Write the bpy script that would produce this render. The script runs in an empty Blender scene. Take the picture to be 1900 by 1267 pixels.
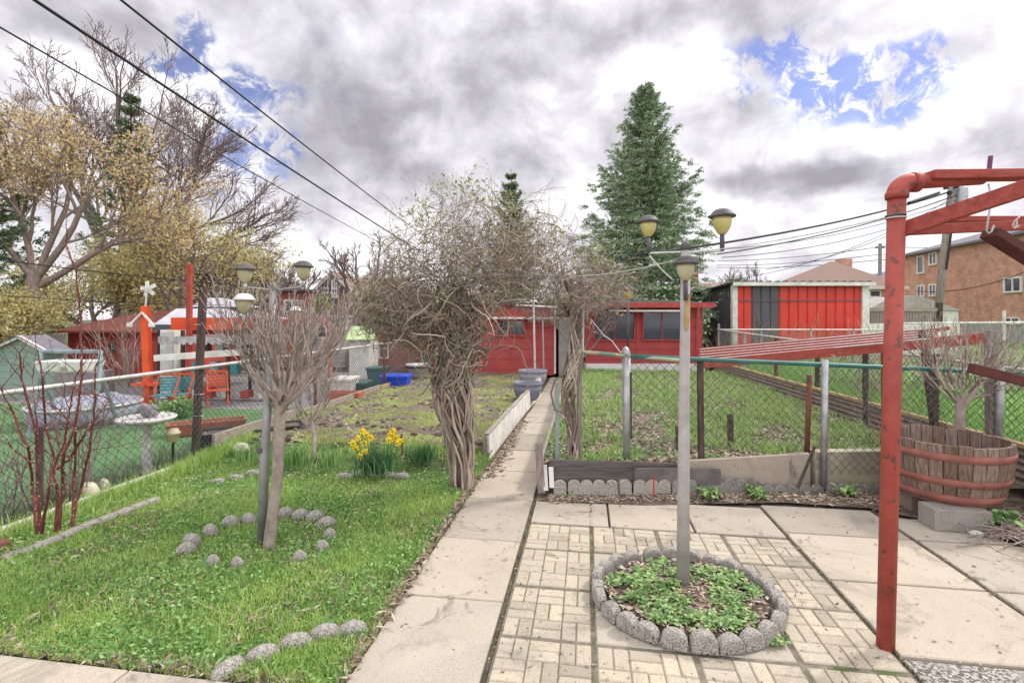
import bpy, math, random
import numpy as np
from mathutils import Vector, Matrix, noise as mnoise
R = math.radians
SC = bpy.context.scene
COL = SC.collection
rnd = random.Random(7)
NR = np.random.RandomState(11)
CAMH, F, HZ = 1.7, 920.0, 590.0        # eye height (m), focal length in photo pixels, horizon row

# ---------------------------------------------------------------- camera
cd = bpy.data.cameras.new('camera'); cam = bpy.data.objects.new('camera', cd); COL.objects.link(cam)
cd.sensor_width = 36; cd.lens = 36*F/1900; cd.shift_y = (HZ-633.5)/1900
cd.clip_start = .05; cd.clip_end = 1500
cam.location = (0, 0, CAMH); cam.rotation_euler = (R(90), 0, 0)
SC.camera = cam
SC.view_settings.view_transform = 'Standard'; SC.view_settings.look = 'None'
SC.view_settings.exposure = 0.55; SC.view_settings.gamma = 1
SC.cycles.max_bounces = 4; SC.cycles.diffuse_bounces = 3; SC.cycles.transparent_max_bounces = 6
SC.cycles.use_denoising = True

# ---------------------------------------------------------------- node helpers
class NT:
    def __init__(s, tree): s.t = tree; s.n = tree.nodes; s.l = tree.links
    def node(s, typ, **kw):
        n = s.n.new(typ)
        for k, v in kw.items():
            if k.startswith('i_'):
                key = k[2:]
                n.inputs[int(key) if key.isdigit() else key.replace('_', ' ')].default_value = v
            else: setattr(n, k, v)
        return n
    def link(s, a, b): s.l.new(a, b)
    def val(s, x, sock):
        if hasattr(x, 'links') or hasattr(x, 'is_linked'): s.l.new(x, sock)
        else: sock.default_value = x
    def m(s, op, a, b=None, c=None, clamp=False):
        n = s.n.new('ShaderNodeMath'); n.operation = op; n.use_clamp = clamp
        s.val(a, n.inputs[0])
        if b is not None: s.val(b, n.inputs[1])
        if c is not None: s.val(c, n.inputs[2])
        return n.outputs[0]
    def noise(s, vec, scale, detail=4, rough=.55, dist=0, out='Fac'):
        n = s.n.new('ShaderNodeTexNoise'); n.inputs['Scale'].default_value = scale
        n.inputs['Detail'].default_value = detail; n.inputs['Roughness'].default_value = rough
        n.inputs['Distortion'].default_value = dist
        if vec is not None: s.l.new(vec, n.inputs['Vector'])
        return n.outputs[out]
    def ramp(s, fac, stops, interp='LINEAR'):
        n = s.n.new('ShaderNodeValToRGB'); r = n.color_ramp; r.interpolation = interp
        while len(r.elements) > 1: r.elements.remove(r.elements[0])
        for i, (p, c) in enumerate(stops):
            e = r.elements[0] if i == 0 else r.elements.new(p)
            e.position = p; e.color = (c[0], c[1], c[2], 1)
        s.l.new(fac, n.inputs[0]); return n.outputs[0]
    def mix(s, fac, a, b, mode='MIX'):
        n = s.n.new('ShaderNodeMix'); n.data_type = 'RGBA'; n.blend_type = mode
        s.val(fac, n.inputs[0])
        for x, k in ((a, 6), (b, 7)):
            if isinstance(x, tuple): n.inputs[k].default_value = (x[0], x[1], x[2], 1)
            else: s.l.new(x, n.inputs[k])
        return n.outputs[2]
    def smooth(s, x, a, b):
        n = s.n.new('ShaderNodeMapRange'); n.interpolation_type = 'SMOOTHSTEP'
        s.l.new(x, n.inputs[0]); n.inputs[1].default_value = a; n.inputs[2].default_value = b
        return n.outputs[0]

# ---------------------------------------------------------------- sky: nishita blue behind procedural clouds
SUN_AZ, SUN_EL = R(62), R(46)          # azimuth clockwise from +Y
W = bpy.data.worlds.new('World'); SC.world = W; W.use_nodes = True
W.node_tree.nodes.clear(); q = NT(W.node_tree)
tc = q.node('ShaderNodeTexCoord').outputs['Generated']
sky = q.node('ShaderNodeTexSky', sky_type='NISHITA', sun_disc=False)
sky.sun_elevation = SUN_EL; sky.sun_rotation = SUN_AZ; sky.air_density = 1.0; sky.dust_density = .6; sky.ozone_density = 3
bg1 = q.node('ShaderNodeBackground', i_Strength=.075)
tint = q.mix(1.0, sky.outputs[0], (.86, .86, 1.28), 'MULTIPLY')
q.link(tint, bg1.inputs[0])
sx = q.node('ShaderNodeSeparateXYZ'); q.link(tc, sx.inputs[0])
zc = q.m('MAXIMUM', q.m('ADD', sx.outputs[2], .16), .08)
cv = q.node('ShaderNodeCombineXYZ')
q.link(q.m('DIVIDE', sx.outputs[0], zc), cv.inputs[0]); q.link(q.m('DIVIDE', sx.outputs[1], zc), cv.inputs[1])
cv.inputs[2].default_value = 3.1
plane = cv.outputs[0]
az = q.m('ARCTAN2', sx.outputs[0], sx.outputs[1]); el = q.m('ARCSINE', sx.outputs[2])
d1 = q.noise(tc, 3.2, 5, .6, 0); d2 = q.node('ShaderNodeVectorMath', operation='ADD'); q.link(tc, d2.inputs[0]); d2.inputs[1].default_value = (5, 3, 9)
d2 = q.noise(d2.outputs[0], 3.2, 5, .6, 0)
azd = q.m('ADD', az, q.m('MULTIPLY', q.m('SUBTRACT', d1, .5), .34))
eld = q.m('ADD', el, q.m('MULTIPLY', q.m('SUBTRACT', d2, .5), .24))
def blob(px, py, w, h, a=.3, b=1.2):
    x = (px-950)/F; z = (HZ-py)/F; l = math.sqrt(1+x*x+z*z)
    a0 = math.atan2(x, 1); e0 = math.asin(z/l)
    sw = w/F/(1+x*x); sh = h/F/(1+x*x)**.5
    u = q.m('DIVIDE', q.m('SUBTRACT', azd, a0), sw); v = q.m('DIVIDE', q.m('SUBTRACT', eld, e0), sh)
    r = q.m('SQRT', q.m('ADD', q.m('MULTIPLY', u, u), q.m('MULTIPLY', v, v)))
    return q.m('SUBTRACT', 1.0, q.smooth(r, a, b))
def total(lst):
    t = None
    for wgt, bl in lst:
        x = q.m('MULTIPLY', bl, wgt); t = x if t is None else q.m('ADD', t, x)
    return t
fine = q.noise(plane, 2.6, 9, .62, .4)
vfine = q.noise(tc, 26, 6, .65, .5)
big = q.noise(plane, .85, 6, .55, .3)
billow = q.noise(tc, 6.5, 8, .56, .25)
blue = total([(1.0, blob(1590, 175, 210, 75)), (.95, blob(1420, 110, 150, 55)), (.7, blob(1350, 205, 40, 30)), (.55, blob(1740, 95, 90, 40)),
              (.8, blob(385, 75, 60, 50)), (.7, blob(330, 130, 90, 30)), (.85, blob(440, 175, 130, 50)), (.8, blob(500, 270, 90, 55)),
              (.5, blob(1650, 450, 130, 30)), (.35, blob(420, 340, 160, 60)), (.4, blob(1500, 180, 90, 40)), (.4, blob(2300, 150, 500, 200)), (.4, blob(-700, 100, 300, 200))])
blue = q.m('MULTIPLY', blue, q.m('ADD', .0, q.m('MULTIPLY', q.smooth(vfine, .36, .60), 1.15)))
bluef = q.smooth(q.m('ADD', blue, q.m('MULTIPLY', q.m('SUBTRACT', fine, .5), 1.1)), .02, 1.0)
dark = total([(.50, blob(700, 120, 330, 170)), (.42, blob(640, 300, 160, 110)), (.5, blob(1480, 345, 210, 42)), (.4, blob(1880, 210, 90, 80)), (.25, blob(980, 250, 200, 120)),
              (.3, blob(1130, 60, 220, 70)), (.35, blob(150, 20, 260, 60)), (.2, blob(760, 420, 240, 40)), (.3, blob(1250, 330, 90, 120))])
lite = total([(.30, blob(1580, 250, 150, 45)), (.3, blob(90, 120, 160, 70)), (.35, blob(1240, 170, 140, 120)), (.3, blob(1750, 170, 140, 70)), (.3, blob(500, 330, 90, 110)), (.3, blob(600, 470, 300, 60)), (.25, blob(1700, 440, 300, 60)), (.25, blob(330, 200, 160, 60))])
br = q.m('ADD', q.m('ADD', .635, q.m('MULTIPLY', q.m('SUBTRACT', billow, .5), 1.9)), q.m('MULTIPLY', q.m('SUBTRACT', big, .5), .5))
br = q.m('ADD', br, q.m('MULTIPLY', q.m('SUBTRACT', fine, .5), .75))
br = q.m('SUBTRACT', q.m('ADD', br, lite), q.m('MULTIPLY', dark, .74))
cloud = q.ramp(br, [(0, (.30, .29, .325)), (.25, (.42, .408, .445)), (.5, (.60, .588, .625)), (.75, (.80, .79, .825)), (1, (.98, .97, .99))])
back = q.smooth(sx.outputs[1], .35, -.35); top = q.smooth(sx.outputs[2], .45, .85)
thick = q.m('ADD', .95, q.m('MULTIPLY', q.m('MAXIMUM', back, top), .72))      # cloud strength raised overhead and behind the camera, added as fill light
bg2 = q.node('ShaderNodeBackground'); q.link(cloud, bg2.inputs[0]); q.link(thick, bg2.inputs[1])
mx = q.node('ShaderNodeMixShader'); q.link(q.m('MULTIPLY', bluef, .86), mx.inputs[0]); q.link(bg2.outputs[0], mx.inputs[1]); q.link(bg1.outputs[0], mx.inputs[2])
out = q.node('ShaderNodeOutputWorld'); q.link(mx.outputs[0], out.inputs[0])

sd = bpy.data.lights.new('sun', 'SUN'); sun = bpy.data.objects.new('sun', sd); COL.objects.link(sun)
sd.energy = 1.8; sd.angle = R(7); sd.color = (1, .955, .88)
sdir = Vector((math.sin(SUN_AZ)*math.cos(SUN_EL), math.cos(SUN_AZ)*math.cos(SUN_EL), math.sin(SUN_EL)))
sun.rotation_euler = sdir.to_track_quat('Z', 'Y').to_euler()

# ---------------------------------------------------------------- pixel measurements -> real points
def G(px, py, z=0.0):
    Y = (CAMH-z)*F/(py-HZ); return Vector(((px-950)/F*Y, Y, z))
def A(px, py, Y):
    return Vector(((px-950)/F*Y, Y, CAMH-(py-HZ)/F*Y))
def P(u, v, z=0.0):      # garden grid: u across, v along the plot
    return Vector(((u+.15*v)/1.0225, (v-.15*u)/1.0225, z))

# ---------------------------------------------------------------- materials
MATS = {}
def mat(name, c1, c2=None, scale=6, rough=.8, bump=.2, bscale=None, detail=5, stretch=None, metal=0, c3=None, f3=(.6, .75), s3=2, coord='Object', spec=.3, lo=.35, hi=.65, trans=0):
    if name in MATS: return MATS[name]
    m = bpy.data.materials.new(name); m.use_nodes = True; MATS[name] = m
    k = NT(m.node_tree); b = k.n['Principled BSDF']
    co = k.node('ShaderNodeTexCoord').outputs[coord]
    if stretch:
        mp = k.node('ShaderNodeMapping'); k.link(co, mp.inputs[0]); mp.inputs['Scale'].default_value = stretch; cs = mp.outputs[0]
    else: cs = co
    c2 = c2 or tuple(x*.75 for x in c1)
    f = k.noise(cs, scale, detail, .6)
    col = k.ramp(f, [(lo, c2), (hi, c1)])
    if c3:
        g = k.noise(co, s3, 5, .65); g = k.smooth(g, f3[0], f3[1]); col = k.mix(g, col, c3)
    k.link(col, b.inputs['Base Color'])
    b.inputs['Roughness'].default_value = rough; b.inputs['Metallic'].default_value = metal
    b.inputs['Specular IOR Level'].default_value = spec
    if bump:
        bn = k.node('ShaderNodeBump', i_Strength=bump, i_Distance=.01)
        k.link(k.noise(cs, bscale or scale*4, 4, .6), bn.inputs['Height']); k.link(bn.outputs[0], b.inputs['Normal'])
    return m
def island(name, stops, rough=.7, trans=0, patch=None, pscale=1.2, bump=0):
    """leaf / blade / twig material: colour varies from piece to piece"""
    if name in MATS: return MATS[name]
    m = bpy.data.materials.new(name); m.use_nodes = True; MATS[name] = m
    k = NT(m.node_tree); b = k.n['Principled BSDF']
    g = k.node('ShaderNodeNewGeometry')
    col = k.ramp(g.outputs['Random Per Island'], stops)
    if patch:
        co = k.node('ShaderNodeTexCoord').outputs['Object']
        col = k.mix(k.smooth(k.noise(co, pscale, 4, .6), .42, .62), col, patch, 'MULTIPLY')
    k.link(col, b.inputs['Base Color']); b.inputs['Roughness'].default_value = rough
    b.inputs['Specular IOR Level'].default_value = .25
    if trans:
        t = k.node('ShaderNodeBsdfTranslucent'); k.link(col, t.inputs[0])
        mxs = k.node('ShaderNodeMixShader', i_0=trans); k.link(b.outputs[0], mxs.inputs[1]); k.link(t.outputs[0], mxs.inputs[2])
        k.link(mxs.outputs[0], k.n['Material Output'].inputs[0])
    return m
def brickmat(name, c1, c2, mortar, bw=.22, bh=.075, ms=.008, bump=.3):
    if name in MATS: return MATS[name]
    m = bpy.data.materials.new(name); m.use_nodes = True; MATS[name] = m
    k = NT(m.node_tree); b = k.n['Principled BSDF']
    co = k.node('ShaderNodeTexCoord').outputs['Object']; s = k.node('ShaderNodeSeparateXYZ'); k.link(co, s.inputs[0])
    cmb = k.node('ShaderNodeCombineXYZ'); k.link(k.m('ADD', s.outputs[0], s.outputs[1]), cmb.inputs[0]); k.link(s.outputs[2], cmb.inputs[1])
    br = k.node('ShaderNodeTexBrick', i_Scale=1.0); k.link(cmb.outputs[0], br.inputs[0])
    br.inputs['Brick Width'].default_value = bw; br.inputs['Row Height'].default_value = bh; br.inputs['Mortar Size'].default_value = ms
    for i, c in ((1, c1), (2, c2), (3, mortar)): br.inputs[i].default_value = (*c, 1)
    n = k.noise(co, 2.2, 5, .65); col = k.mix(k.smooth(n, .35, .7), br.outputs[0], (.68, .66, .7), 'MULTIPLY')
    k.link(col, b.inputs['Base Color']); b.inputs['Roughness'].default_value = .9
    bn = k.node('ShaderNodeBump', i_Strength=bump, i_Distance=.01); bn.invert = True; k.link(br.outputs[1], bn.inputs['Height']); k.link(bn.outputs[0], b.inputs['Normal'])
    return m

# ---------------------------------------------------------------- mesh building
OFF = {}
class MB:
    def __init__(s): s.v = []; s.f = []; s.nv = 0; s.vb = []; s.fb = []
    def add(s, vs, fs):
        o = s.nv; s.v += [tuple(p) for p in vs]; s.f += [tuple(i+o for i in f) for f in fs]; s.nv += len(vs); return s
    def box(s, x0, x1, y0, y1, z0, z1):
        return s.add([(x0,y0,z0),(x1,y0,z0),(x1,y1,z0),(x0,y1,z0),(x0,y0,z1),(x1,y0,z1),(x1,y1,z1),(x0,y1,z1)],
                     [(0,3,2,1),(4,5,6,7),(0,1,5,4),(1,2,6,5),(2,3,7,6),(3,0,4,7)])
    def hexa(s, a, b):          # two quads (bottom, top), same winding
        return s.add(list(a)+list(b), [(0,3,2,1),(4,5,6,7),(0,1,5,4),(1,2,6,5),(2,3,7,6),(3,0,4,7)])
    def beam(s, p0, p1, w, h, up=(0,0,1)):
        p0 = Vector(p0); p1 = Vector(p1); d = (p1-p0).normalized(); up = Vector(up)
        if abs(d.dot(up)) > .98: up = Vector((0,1,0))
        sd_ = d.cross(up).normalized()*(w/2); uu = sd_.cross(d).normalized()*(h/2)
        a = [p0-sd_-uu, p0+sd_-uu, p0+sd_+uu, p0-sd_+uu]; b = [x+(p1-p0) for x in a]
        return s.add(a+b, [(0,3,2,1),(4,5,6,7),(0,1,5,4),(1,2,6,5),(2,3,7,6),(3,0,4,7)])
    def tube(s, pts, rad, n=8, cap=True):
        pts = [Vector(p) for p in pts]; m = len(pts)
        if not hasattr(rad, '__len__'): rad = [rad]*m
        d = (pts[1]-pts[0]).normalized(); ref = Vector((0,0,1)) if abs(d.z) < .9 else Vector((1,0,0))
        nrm = d.cross(ref).normalized(); vs = []
        for i in range(m):
            t = (pts[min(i+1,m-1)]-pts[max(i-1,0)])
            if t.length < 1e-9: t = d
            t.normalize(); nrm = (nrm-t*nrm.dot(t)).normalized(); bn = t.cross(nrm)
            for k in range(n):
                a = 2*math.pi*k/n; vs.append(pts[i]+(nrm*math.cos(a)+bn*math.sin(a))*rad[i])
        fs = [(i*n+k, i*n+(k+1)%n, (i+1)*n+(k+1)%n, (i+1)*n+k) for i in range(m-1) for k in range(n)]
        if cap: fs += [tuple(range(n-1,-1,-1)), tuple((m-1)*n+k for k in range(n))]
        return s.add(vs, fs)
    def lathe(s, prof, c=(0,0,0), n=24, sx=1, sy=1, close=False):
        c = Vector(c); vs = []
        for r, z in prof:
            for k in range(n):
                a = 2*math.pi*k/n; vs.append((c.x+r*math.cos(a)*sx, c.y+r*math.sin(a)*sy, c.z+z))
        m = len(prof); fs = [(i*n+k, i*n+(k+1)%n, (i+1)*n+(k+1)%n, (i+1)*n+k) for i in range(m-1) for k in range(n)]
        if close: fs += [((m-1)*n+k, (m-1)*n+(k+1)%n, (k+1)%n, k) for k in range(n)]
        else:
            if prof[0][0] > 1e-4: fs.append(tuple(range(n-1,-1,-1)))
            if prof[-1][0] > 1e-4: fs.append(tuple((m-1)*n+k for k in range(n)))
        return s.add(vs, fs)
    def prism(s, poly, dirv, origin, ux, uy):
        """extrude 2-D polygon (in ux,uy at origin) along dirv"""
        ux = Vector(ux); uy = Vector(uy); dv = Vector(dirv); o = Vector(origin); n = len(poly)
        a = [o+ux*p[0]+uy*p[1] for p in poly]; b = [x+dv for x in a]
        return s.add(a+b, [tuple(range(n-1,-1,-1)), tuple(range(n,2*n))]+[(i,(i+1)%n,n+(i+1)%n,n+i) for i in range(n)])
    def raw(s, V, Fq):          # numpy verts, quads
        s.vb.append((s.nv, np.asarray(V, dtype=np.float32), np.asarray(Fq, dtype=np.int64)+0)); return s
    def segs(s, P0, P1, R0, R1, n=3):
        P0 = np.asarray(P0, float); P1 = np.asarray(P1, float); R0 = np.asarray(R0, float)[:,None]; R1 = np.asarray(R1, float)[:,None]
        if len(P0) == 0: return s
        d = P1-P0; L = np.linalg.norm(d, axis=1, keepdims=True); d = d/np.maximum(L, 1e-9)
        ref = np.where(np.abs(d[:,2:3]) < .9, np.array([[0,0,1.]]), np.array([[1.,0,0]]))
        a = np.cross(d, ref); a /= np.linalg.norm(a, axis=1, keepdims=True); b = np.cross(d, a)
        N = len(P0); V = np.zeros((N, 2*n, 3))
        for k in range(n):
            t = 2*math.pi*k/n; off = a*math.cos(t)+b*math.sin(t)
            V[:,k] = P0+off*R0; V[:,n+k] = P1+off*R1
        q_ = np.array([[k, (k+1)%n, n+(k+1)%n, n+k] for k in range(n)])
        Fq = (np.arange(N)[:,None,None]*2*n+q_[None]).reshape(-1,4)
        return s.raw(V.reshape(-1,3), Fq)
    def build(s, name, m, parent=None, origin=None, smooth=False, bevel=0, sub=0, auto=False):
        me = bpy.data.meshes.new(name); V = np.array(s.v, dtype=np.float32).reshape(-1,3)
        if s.vb:
            faces = []; vlist = [V] if len(V) else []; off = len(V)
            Q = []
            for _, vv, fq in s.vb:
                Q.append(fq+off); off += len(vv); vlist.append(vv)
            V = np.concatenate(vlist); Q = np.concatenate(Q)
        o0 = np.array(OFF.get(parent.name, (0,0,0)) if parent else (origin if origin is not None else (0,0,0)), dtype=np.float32)
        V = V-o0[None]
        if s.vb and not s.f:
            me.vertices.add(len(V)); me.vertices.foreach_set('co', V.ravel().astype(np.float32))
            me.loops.add(len(Q)*4); me.loops.foreach_set('vertex_index', Q.ravel().astype(np.int32))
            me.polygons.add(len(Q)); me.polygons.foreach_set('loop_start', np.arange(0, len(Q)*4, 4, dtype=np.int32))
            me.update(calc_edges=True); me.validate()
        else:
            fs = list(s.f)
            if s.vb: fs += [tuple(int(i) for i in r) for r in Q]
            me.from_pydata([tuple(map(float, p)) for p in V], [], fs)
        me.materials.append(m)
        if smooth: me.polygons.foreach_set('use_smooth', [True]*len(me.polygons))
        o = bpy.data.objects.new(name, me); COL.objects.link(o)
        if parent: o.parent = parent; OFF[o.name] = OFF.get(parent.name, (0,0,0))
        elif origin is not None: o.location = Vector(origin); OFF[o.name] = tuple(origin)
        if bevel:
            bm_ = o.modifiers.new('bevel', 'BEVEL'); bm_.width = bevel; bm_.segments = 2; bm_.limit_method = 'ANGLE'; bm_.angle_limit = R(35)
        if sub:
            sm = o.modifiers.new('sub', 'SUBSURF'); sm.levels = sub; sm.render_levels = sub
        return o
def tag(o, label=None, cat=None, group=None, kind=None):
    if label: o['label'] = label
    if cat: o['category'] = cat
    if group: o['group'] = group
    if kind: o['kind'] = kind
    return o
def thing(name, label, cat, loc=(0,0,0), group=None):
    o = bpy.data.objects.new(name, None); o.empty_display_size = .1; COL.objects.link(o); o.location = Vector(loc); OFF[o.name] = tuple(loc)
    return tag(o, label, cat, group)
KIDS = {}
def copy_tree(o, parent=None):
    c = o.copy(); COL.objects.link(c)
    if parent: c.parent = parent
    for ch in [x for x in COL.objects if x.parent == o]: copy_tree(ch, c)
    return c
def struct(name, mb, m, **kw): return tag(mb.build(name, m, **kw), kind='structure')

# ---------------------------------------------------------------- plants: branching
def rvec(r=rnd):
    while True:
        v = Vector((r.uniform(-1,1), r.uniform(-1,1), r.uniform(-1,1)))
        if .01 < v.length < 1: return v.normalized()
class Seg:
    def __init__(s): s.p0 = []; s.p1 = []; s.r0 = []; s.r1 = []; s.tips = []
    def add(s, a, b, ra, rb): s.p0.append(tuple(a)); s.p1.append(tuple(b)); s.r0.append(ra); s.r1.append(rb)
    def into(s, mb, n=3): return mb.segs(s.p0, s.p1, s.r0, s.r1, n)
def grow(S, p, d, L, r, lev, r_=rnd, nseg=5, kids=(4,6), ratio=.62, spread=(25,50), gnarl=.18, up=.05, rend=.45, first=.3, rmin=.004, cap=None):
    p = Vector(p); d = Vector(d).normalized(); st = L/nseg; pts = [p.copy()]; ds = [d.copy()]
    for i in range(nseg):
        d = (d+rvec(r_)*gnarl+Vector((0,0,up))).normalized(); p2 = p+d*st
        ra = r*(1-(1-rend)*i/nseg); rb = r*(1-(1-rend)*(i+1)/nseg)
        S.add(p, p2, max(ra, rmin), max(rb, rmin)); p = p2; pts.append(p.copy()); ds.append(d.copy())
        if lev <= 1: S.tips.append((p.copy(), d.copy()))
    if lev <= 0: return
    n = r_.randint(*kids); az0 = r_.uniform(0, 6.28)
    for k in range(n):
        t = first+(1-first)*(k+r_.uniform(.1,.9))/n if k < n-1 else 1.0
        i = min(int(t*nseg), nseg-1); f = t*nseg-i
        q0 = pts[i].lerp(pts[i+1], min(f,1)); dd = ds[min(i+1, nseg)]
        side = dd.orthogonal().normalized(); side.rotate(Matrix.Rotation(az0+k*2.4+r_.uniform(-.4,.4), 3, dd))
        a = R(r_.uniform(*spread)) if k < n-1 else R(r_.uniform(3, 18))
        nd = dd*math.cos(a)+side*math.sin(a)
        rr = r*(1-(1-rend)*t)*r_.uniform(.5,.75) if k < n-1 else r*rend
        grow(S, q0, nd, L*ratio*r_.uniform(.75,1.15)*(1.1-.35*t), rr, lev-1, r_, max(3, nseg-1), kids, ratio, spread, gnarl*1.1, up, rend, first*.8, rmin)
def leafquads(P0, size, nr=NR, flat=.0, aspect=1.6, jitter=.3):
    """random oriented quads at points; returns V,F"""
    P0 = np.asarray(P0, float); N = len(P0)
    a = nr.normal(size=(N,3)); a[:,2] *= (1-flat); a /= np.linalg.norm(a, axis=1, keepdims=True)
    b = nr.normal(size=(N,3)); b[:,2] *= (1-flat); b -= a*(a*b).sum(1, keepdims=True); b /= np.linalg.norm(b, axis=1, keepdims=True)
    s_ = size*(1+nr.uniform(-jitter, jitter, (N,1)))
    a = a*s_*aspect*.5; b = b*s_*.5
    V = np.stack([P0-a, P0+b*.9-a*.1, P0+a, P0-b*.9-a*.1], 1).reshape(-1,3)
    return V, np.arange(N*4).reshape(-1,4)
def blades(X, H, Wd, lean=.35, nr=NR, segs=2):
    """grass blades: X (N,3) bases, H heights, Wd widths"""
    N = len(X); th = nr.uniform(0, 2*math.pi, N); w = np.stack([np.cos(th), np.sin(th), 0*th], 1)*Wd[:,None]*.5
    ph = nr.uniform(0, 2*math.pi, N); ln = (np.abs(nr.normal(0, lean, N))*H)[:,None]*np.stack([np.cos(ph), np.sin(ph), 0*ph], 1)
    up = np.stack([0*H, 0*H, H], 1)
    v = [X-w, X+w, X+ln*.3+up*.6+w*.75, X+ln*.3+up*.6-w*.75, X+ln+up*.97+w*.12, X+ln+up*.97-w*.12]
    V = np.stack(v, 1).reshape(-1,3); b = np.arange(N)[:,None]*6
    Fq = np.concatenate([b+np.array([[0,1,2,3]]), b+np.array([[3,2,4,5]])], 1).reshape(-1,4)
    return V, Fq
# ================================================================= ground and paving
M_SOIL = mat('soil', (.16,.125,.10), (.07,.052,.042), 9, .95, .8, 30, c3=(.22,.19,.15), f3=(.55,.7), s3=5)
M_GRND = mat('ground', (.10,.12,.05), (.07,.06,.04), .6, .95, .3)
M_LAWNB = mat('lawn_base', (.075,.15,.03), (.05,.075,.025), 5, .95, .6, 30, c3=(.10,.08,.05), f3=(.6,.72), s3=3)
M_TURF = mat('turf', (.11,.22,.085), (.07,.15,.06), 3, .9, .4, 60)
M_NLAWN = mat('neighbour_lawn', (.15,.29,.06), (.10,.20,.045), 2.5, .9, .5, 40)
def concrete(name, c1, c2, pit=(.14,.12,.10), f3=(.66,.72), s3=38, stain=.75, bump=.35):
    if name in MATS: return MATS[name]
    m = bpy.data.materials.new(name); m.use_nodes = True; MATS[name] = m
    k = NT(m.node_tree); b = k.n['Principled BSDF']; co = k.node('ShaderNodeTexCoord').outputs['Object']
    col = k.ramp(k.noise(co, 1.7, 7, .65, .6), [(.3, c2), (.68, c1)])
    col = k.mix(.55, col, k.ramp(k.noise(co, 150, 3, .7), [(.3, tuple(x*.55 for x in c1)), (.7, tuple(min(x*1.35, .9) for x in c1))]))
    st = k.smooth(k.noise(co, 3.3, 6, .7, 1.2), .56, .70)
    col = k.mix(k.m('MULTIPLY', st, .7), col, tuple(x*stain*.62 for x in c2))
    pt = k.smooth(k.noise(co, s3, 3, .7), *f3); gate = k.smooth(k.noise(co, 2.4, 3, .5), .42, .58)
    col = k.mix(k.m('MULTIPLY', pt, k.m('ADD', .25, k.m('MULTIPLY', gate, .75))), col, pit)
    gi = k.node('ShaderNodeNewGeometry').outputs['Random Per Island']
    col = k.mix(1.0, col, k.ramp(gi, [(0, (.74,.73,.72)), (.3, (.95,.93,.90)), (.7, (1,1,.98)), (1, (1.12,1.09,1.02))]), 'MULTIPLY')
    dm = k.smooth(k.noise(co, .9, 8, .72, 2.0), .52, .66); col = k.mix(k.m('MULTIPLY', dm, .5), col, (.20,.18,.15))
    k.link(col, b.inputs['Base Color']); b.inputs['Roughness'].default_value = .92; b.inputs['Specular IOR Level'].default_value = .2
    h = k.m('SUBTRACT', k.noise(co, 90, 4, .7), k.m('MULTIPLY', pt, .8))
    bn = k.node('ShaderNodeBump', i_Strength=bump, i_Distance=.006); k.link(h, bn.inputs['Height']); k.link(bn.outputs[0], b.inputs['Normal'])
    return m
M_CONC = concrete('concrete', (.47,.42,.355), (.33,.29,.24), stain=.8)
M_BRICKP = concrete('yellow_paver', (.51,.455,.365), (.39,.34,.265), f3=(.60,.66), s3=30)
M_EDGE = concrete('edging_concrete', (.49,.46,.42), (.32,.30,.27), pit=(.07,.06,.055), f3=(.52,.60), s3=130, bump=1.0)
M_AGG = concrete('pebbled_concrete', (.52,.50,.46), (.30,.28,.26), f3=(.48,.56), s3=55, bump=1.0)
M_WALLC = concrete('old_concrete', (.44,.39,.33), (.30,.25,.21), f3=(.64,.7), s3=14)

g = MB(); g.add([(-400,-60,-.05),(400,-60,-.05),(400,900,-.05),(-400,900,-.05)], [(0,1,2,3)])
struct('ground', g, M_GRND)
g = MB(); g.add([P(-1.2,1.2,-.022),P(6.2,1.2,-.022),P(6.2,6.0,-.022),P(-1.2,14.6,-.022)], [(0,1,2,3)]); struct('bare_soil', g, M_SOIL)

def slab(mb, u0, u1, v0, v1, z=0, th=.05, gap=.007, jit=.0015):
    if (u1-u0) > .3:
        g0 = gap
    else: g0 = gap
    j = lambda: rnd.uniform(-jit, jit)
    a = [P(u0+g0, v0+g0), P(u1-g0, v0+g0), P(u1-g0, v1-g0), P(u0+g0, v1-g0)]
    zz = [z+j() for _ in range(4)]
    b_ = .006
    c = [P(u0+g0+b_, v0+g0+b_), P(u1-g0-b_, v0+g0+b_), P(u1-g0-b_, v1-g0-b_), P(u0+g0+b_, v1-g0-b_)]
    lo = [(p.x,p.y,-th) for p in a]; mid = [(p.x,p.y,zz[i]-b_) for i,p in enumerate(a)]; top = [(p.x,p.y,zz[i]) for i,p in enumerate(c)]
    fs = [(8,9,10,11)]
    for i in range(4):
        k = (i+1)%4; fs += [(i,k,4+k,4+i), (4+i,4+k,8+k,8+i)]
    mb.add(lo+mid+top, fs)
def weave(mb, u0, v0, u1, v1):
    n = 3; gu = .014; du = (u1-u0-2*gu)/n; dv = (v1-v0-2*gu)/n
    z = rnd.uniform(-.004,.004); ph = rnd.randint(0,1)
    for i in range(n):
        for j in range(max(1, n)):
            a, b = u0+gu+i*du, v0+gu+j*dv
            if (i+j+ph) % 2:
                slab(mb, a, a+du/2, b, b+dv, z, gap=.0022, jit=.0008); slab(mb, a+du/2, a+du, b, b+dv, z, gap=.0022, jit=.0008)
            else:
                slab(mb, a, a+du, b, b+dv/2, z, gap=.0022, jit=.0008); slab(mb, a, a+du, b+dv/2, b+dv, z, gap=.0022, jit=.0008)
pat = MB(); bp = MB()
UE = [-.475,.04,.55,1.06,1.565]; VE = [1.62,2.14,2.655,3.17,3.69,4.15]
for i in range(4):
    for j in range(5):
        if i in (1,2) and j in (2,3): continue
        weave(bp, UE[i], VE[j], UE[i+1], VE[j+1])
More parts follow.
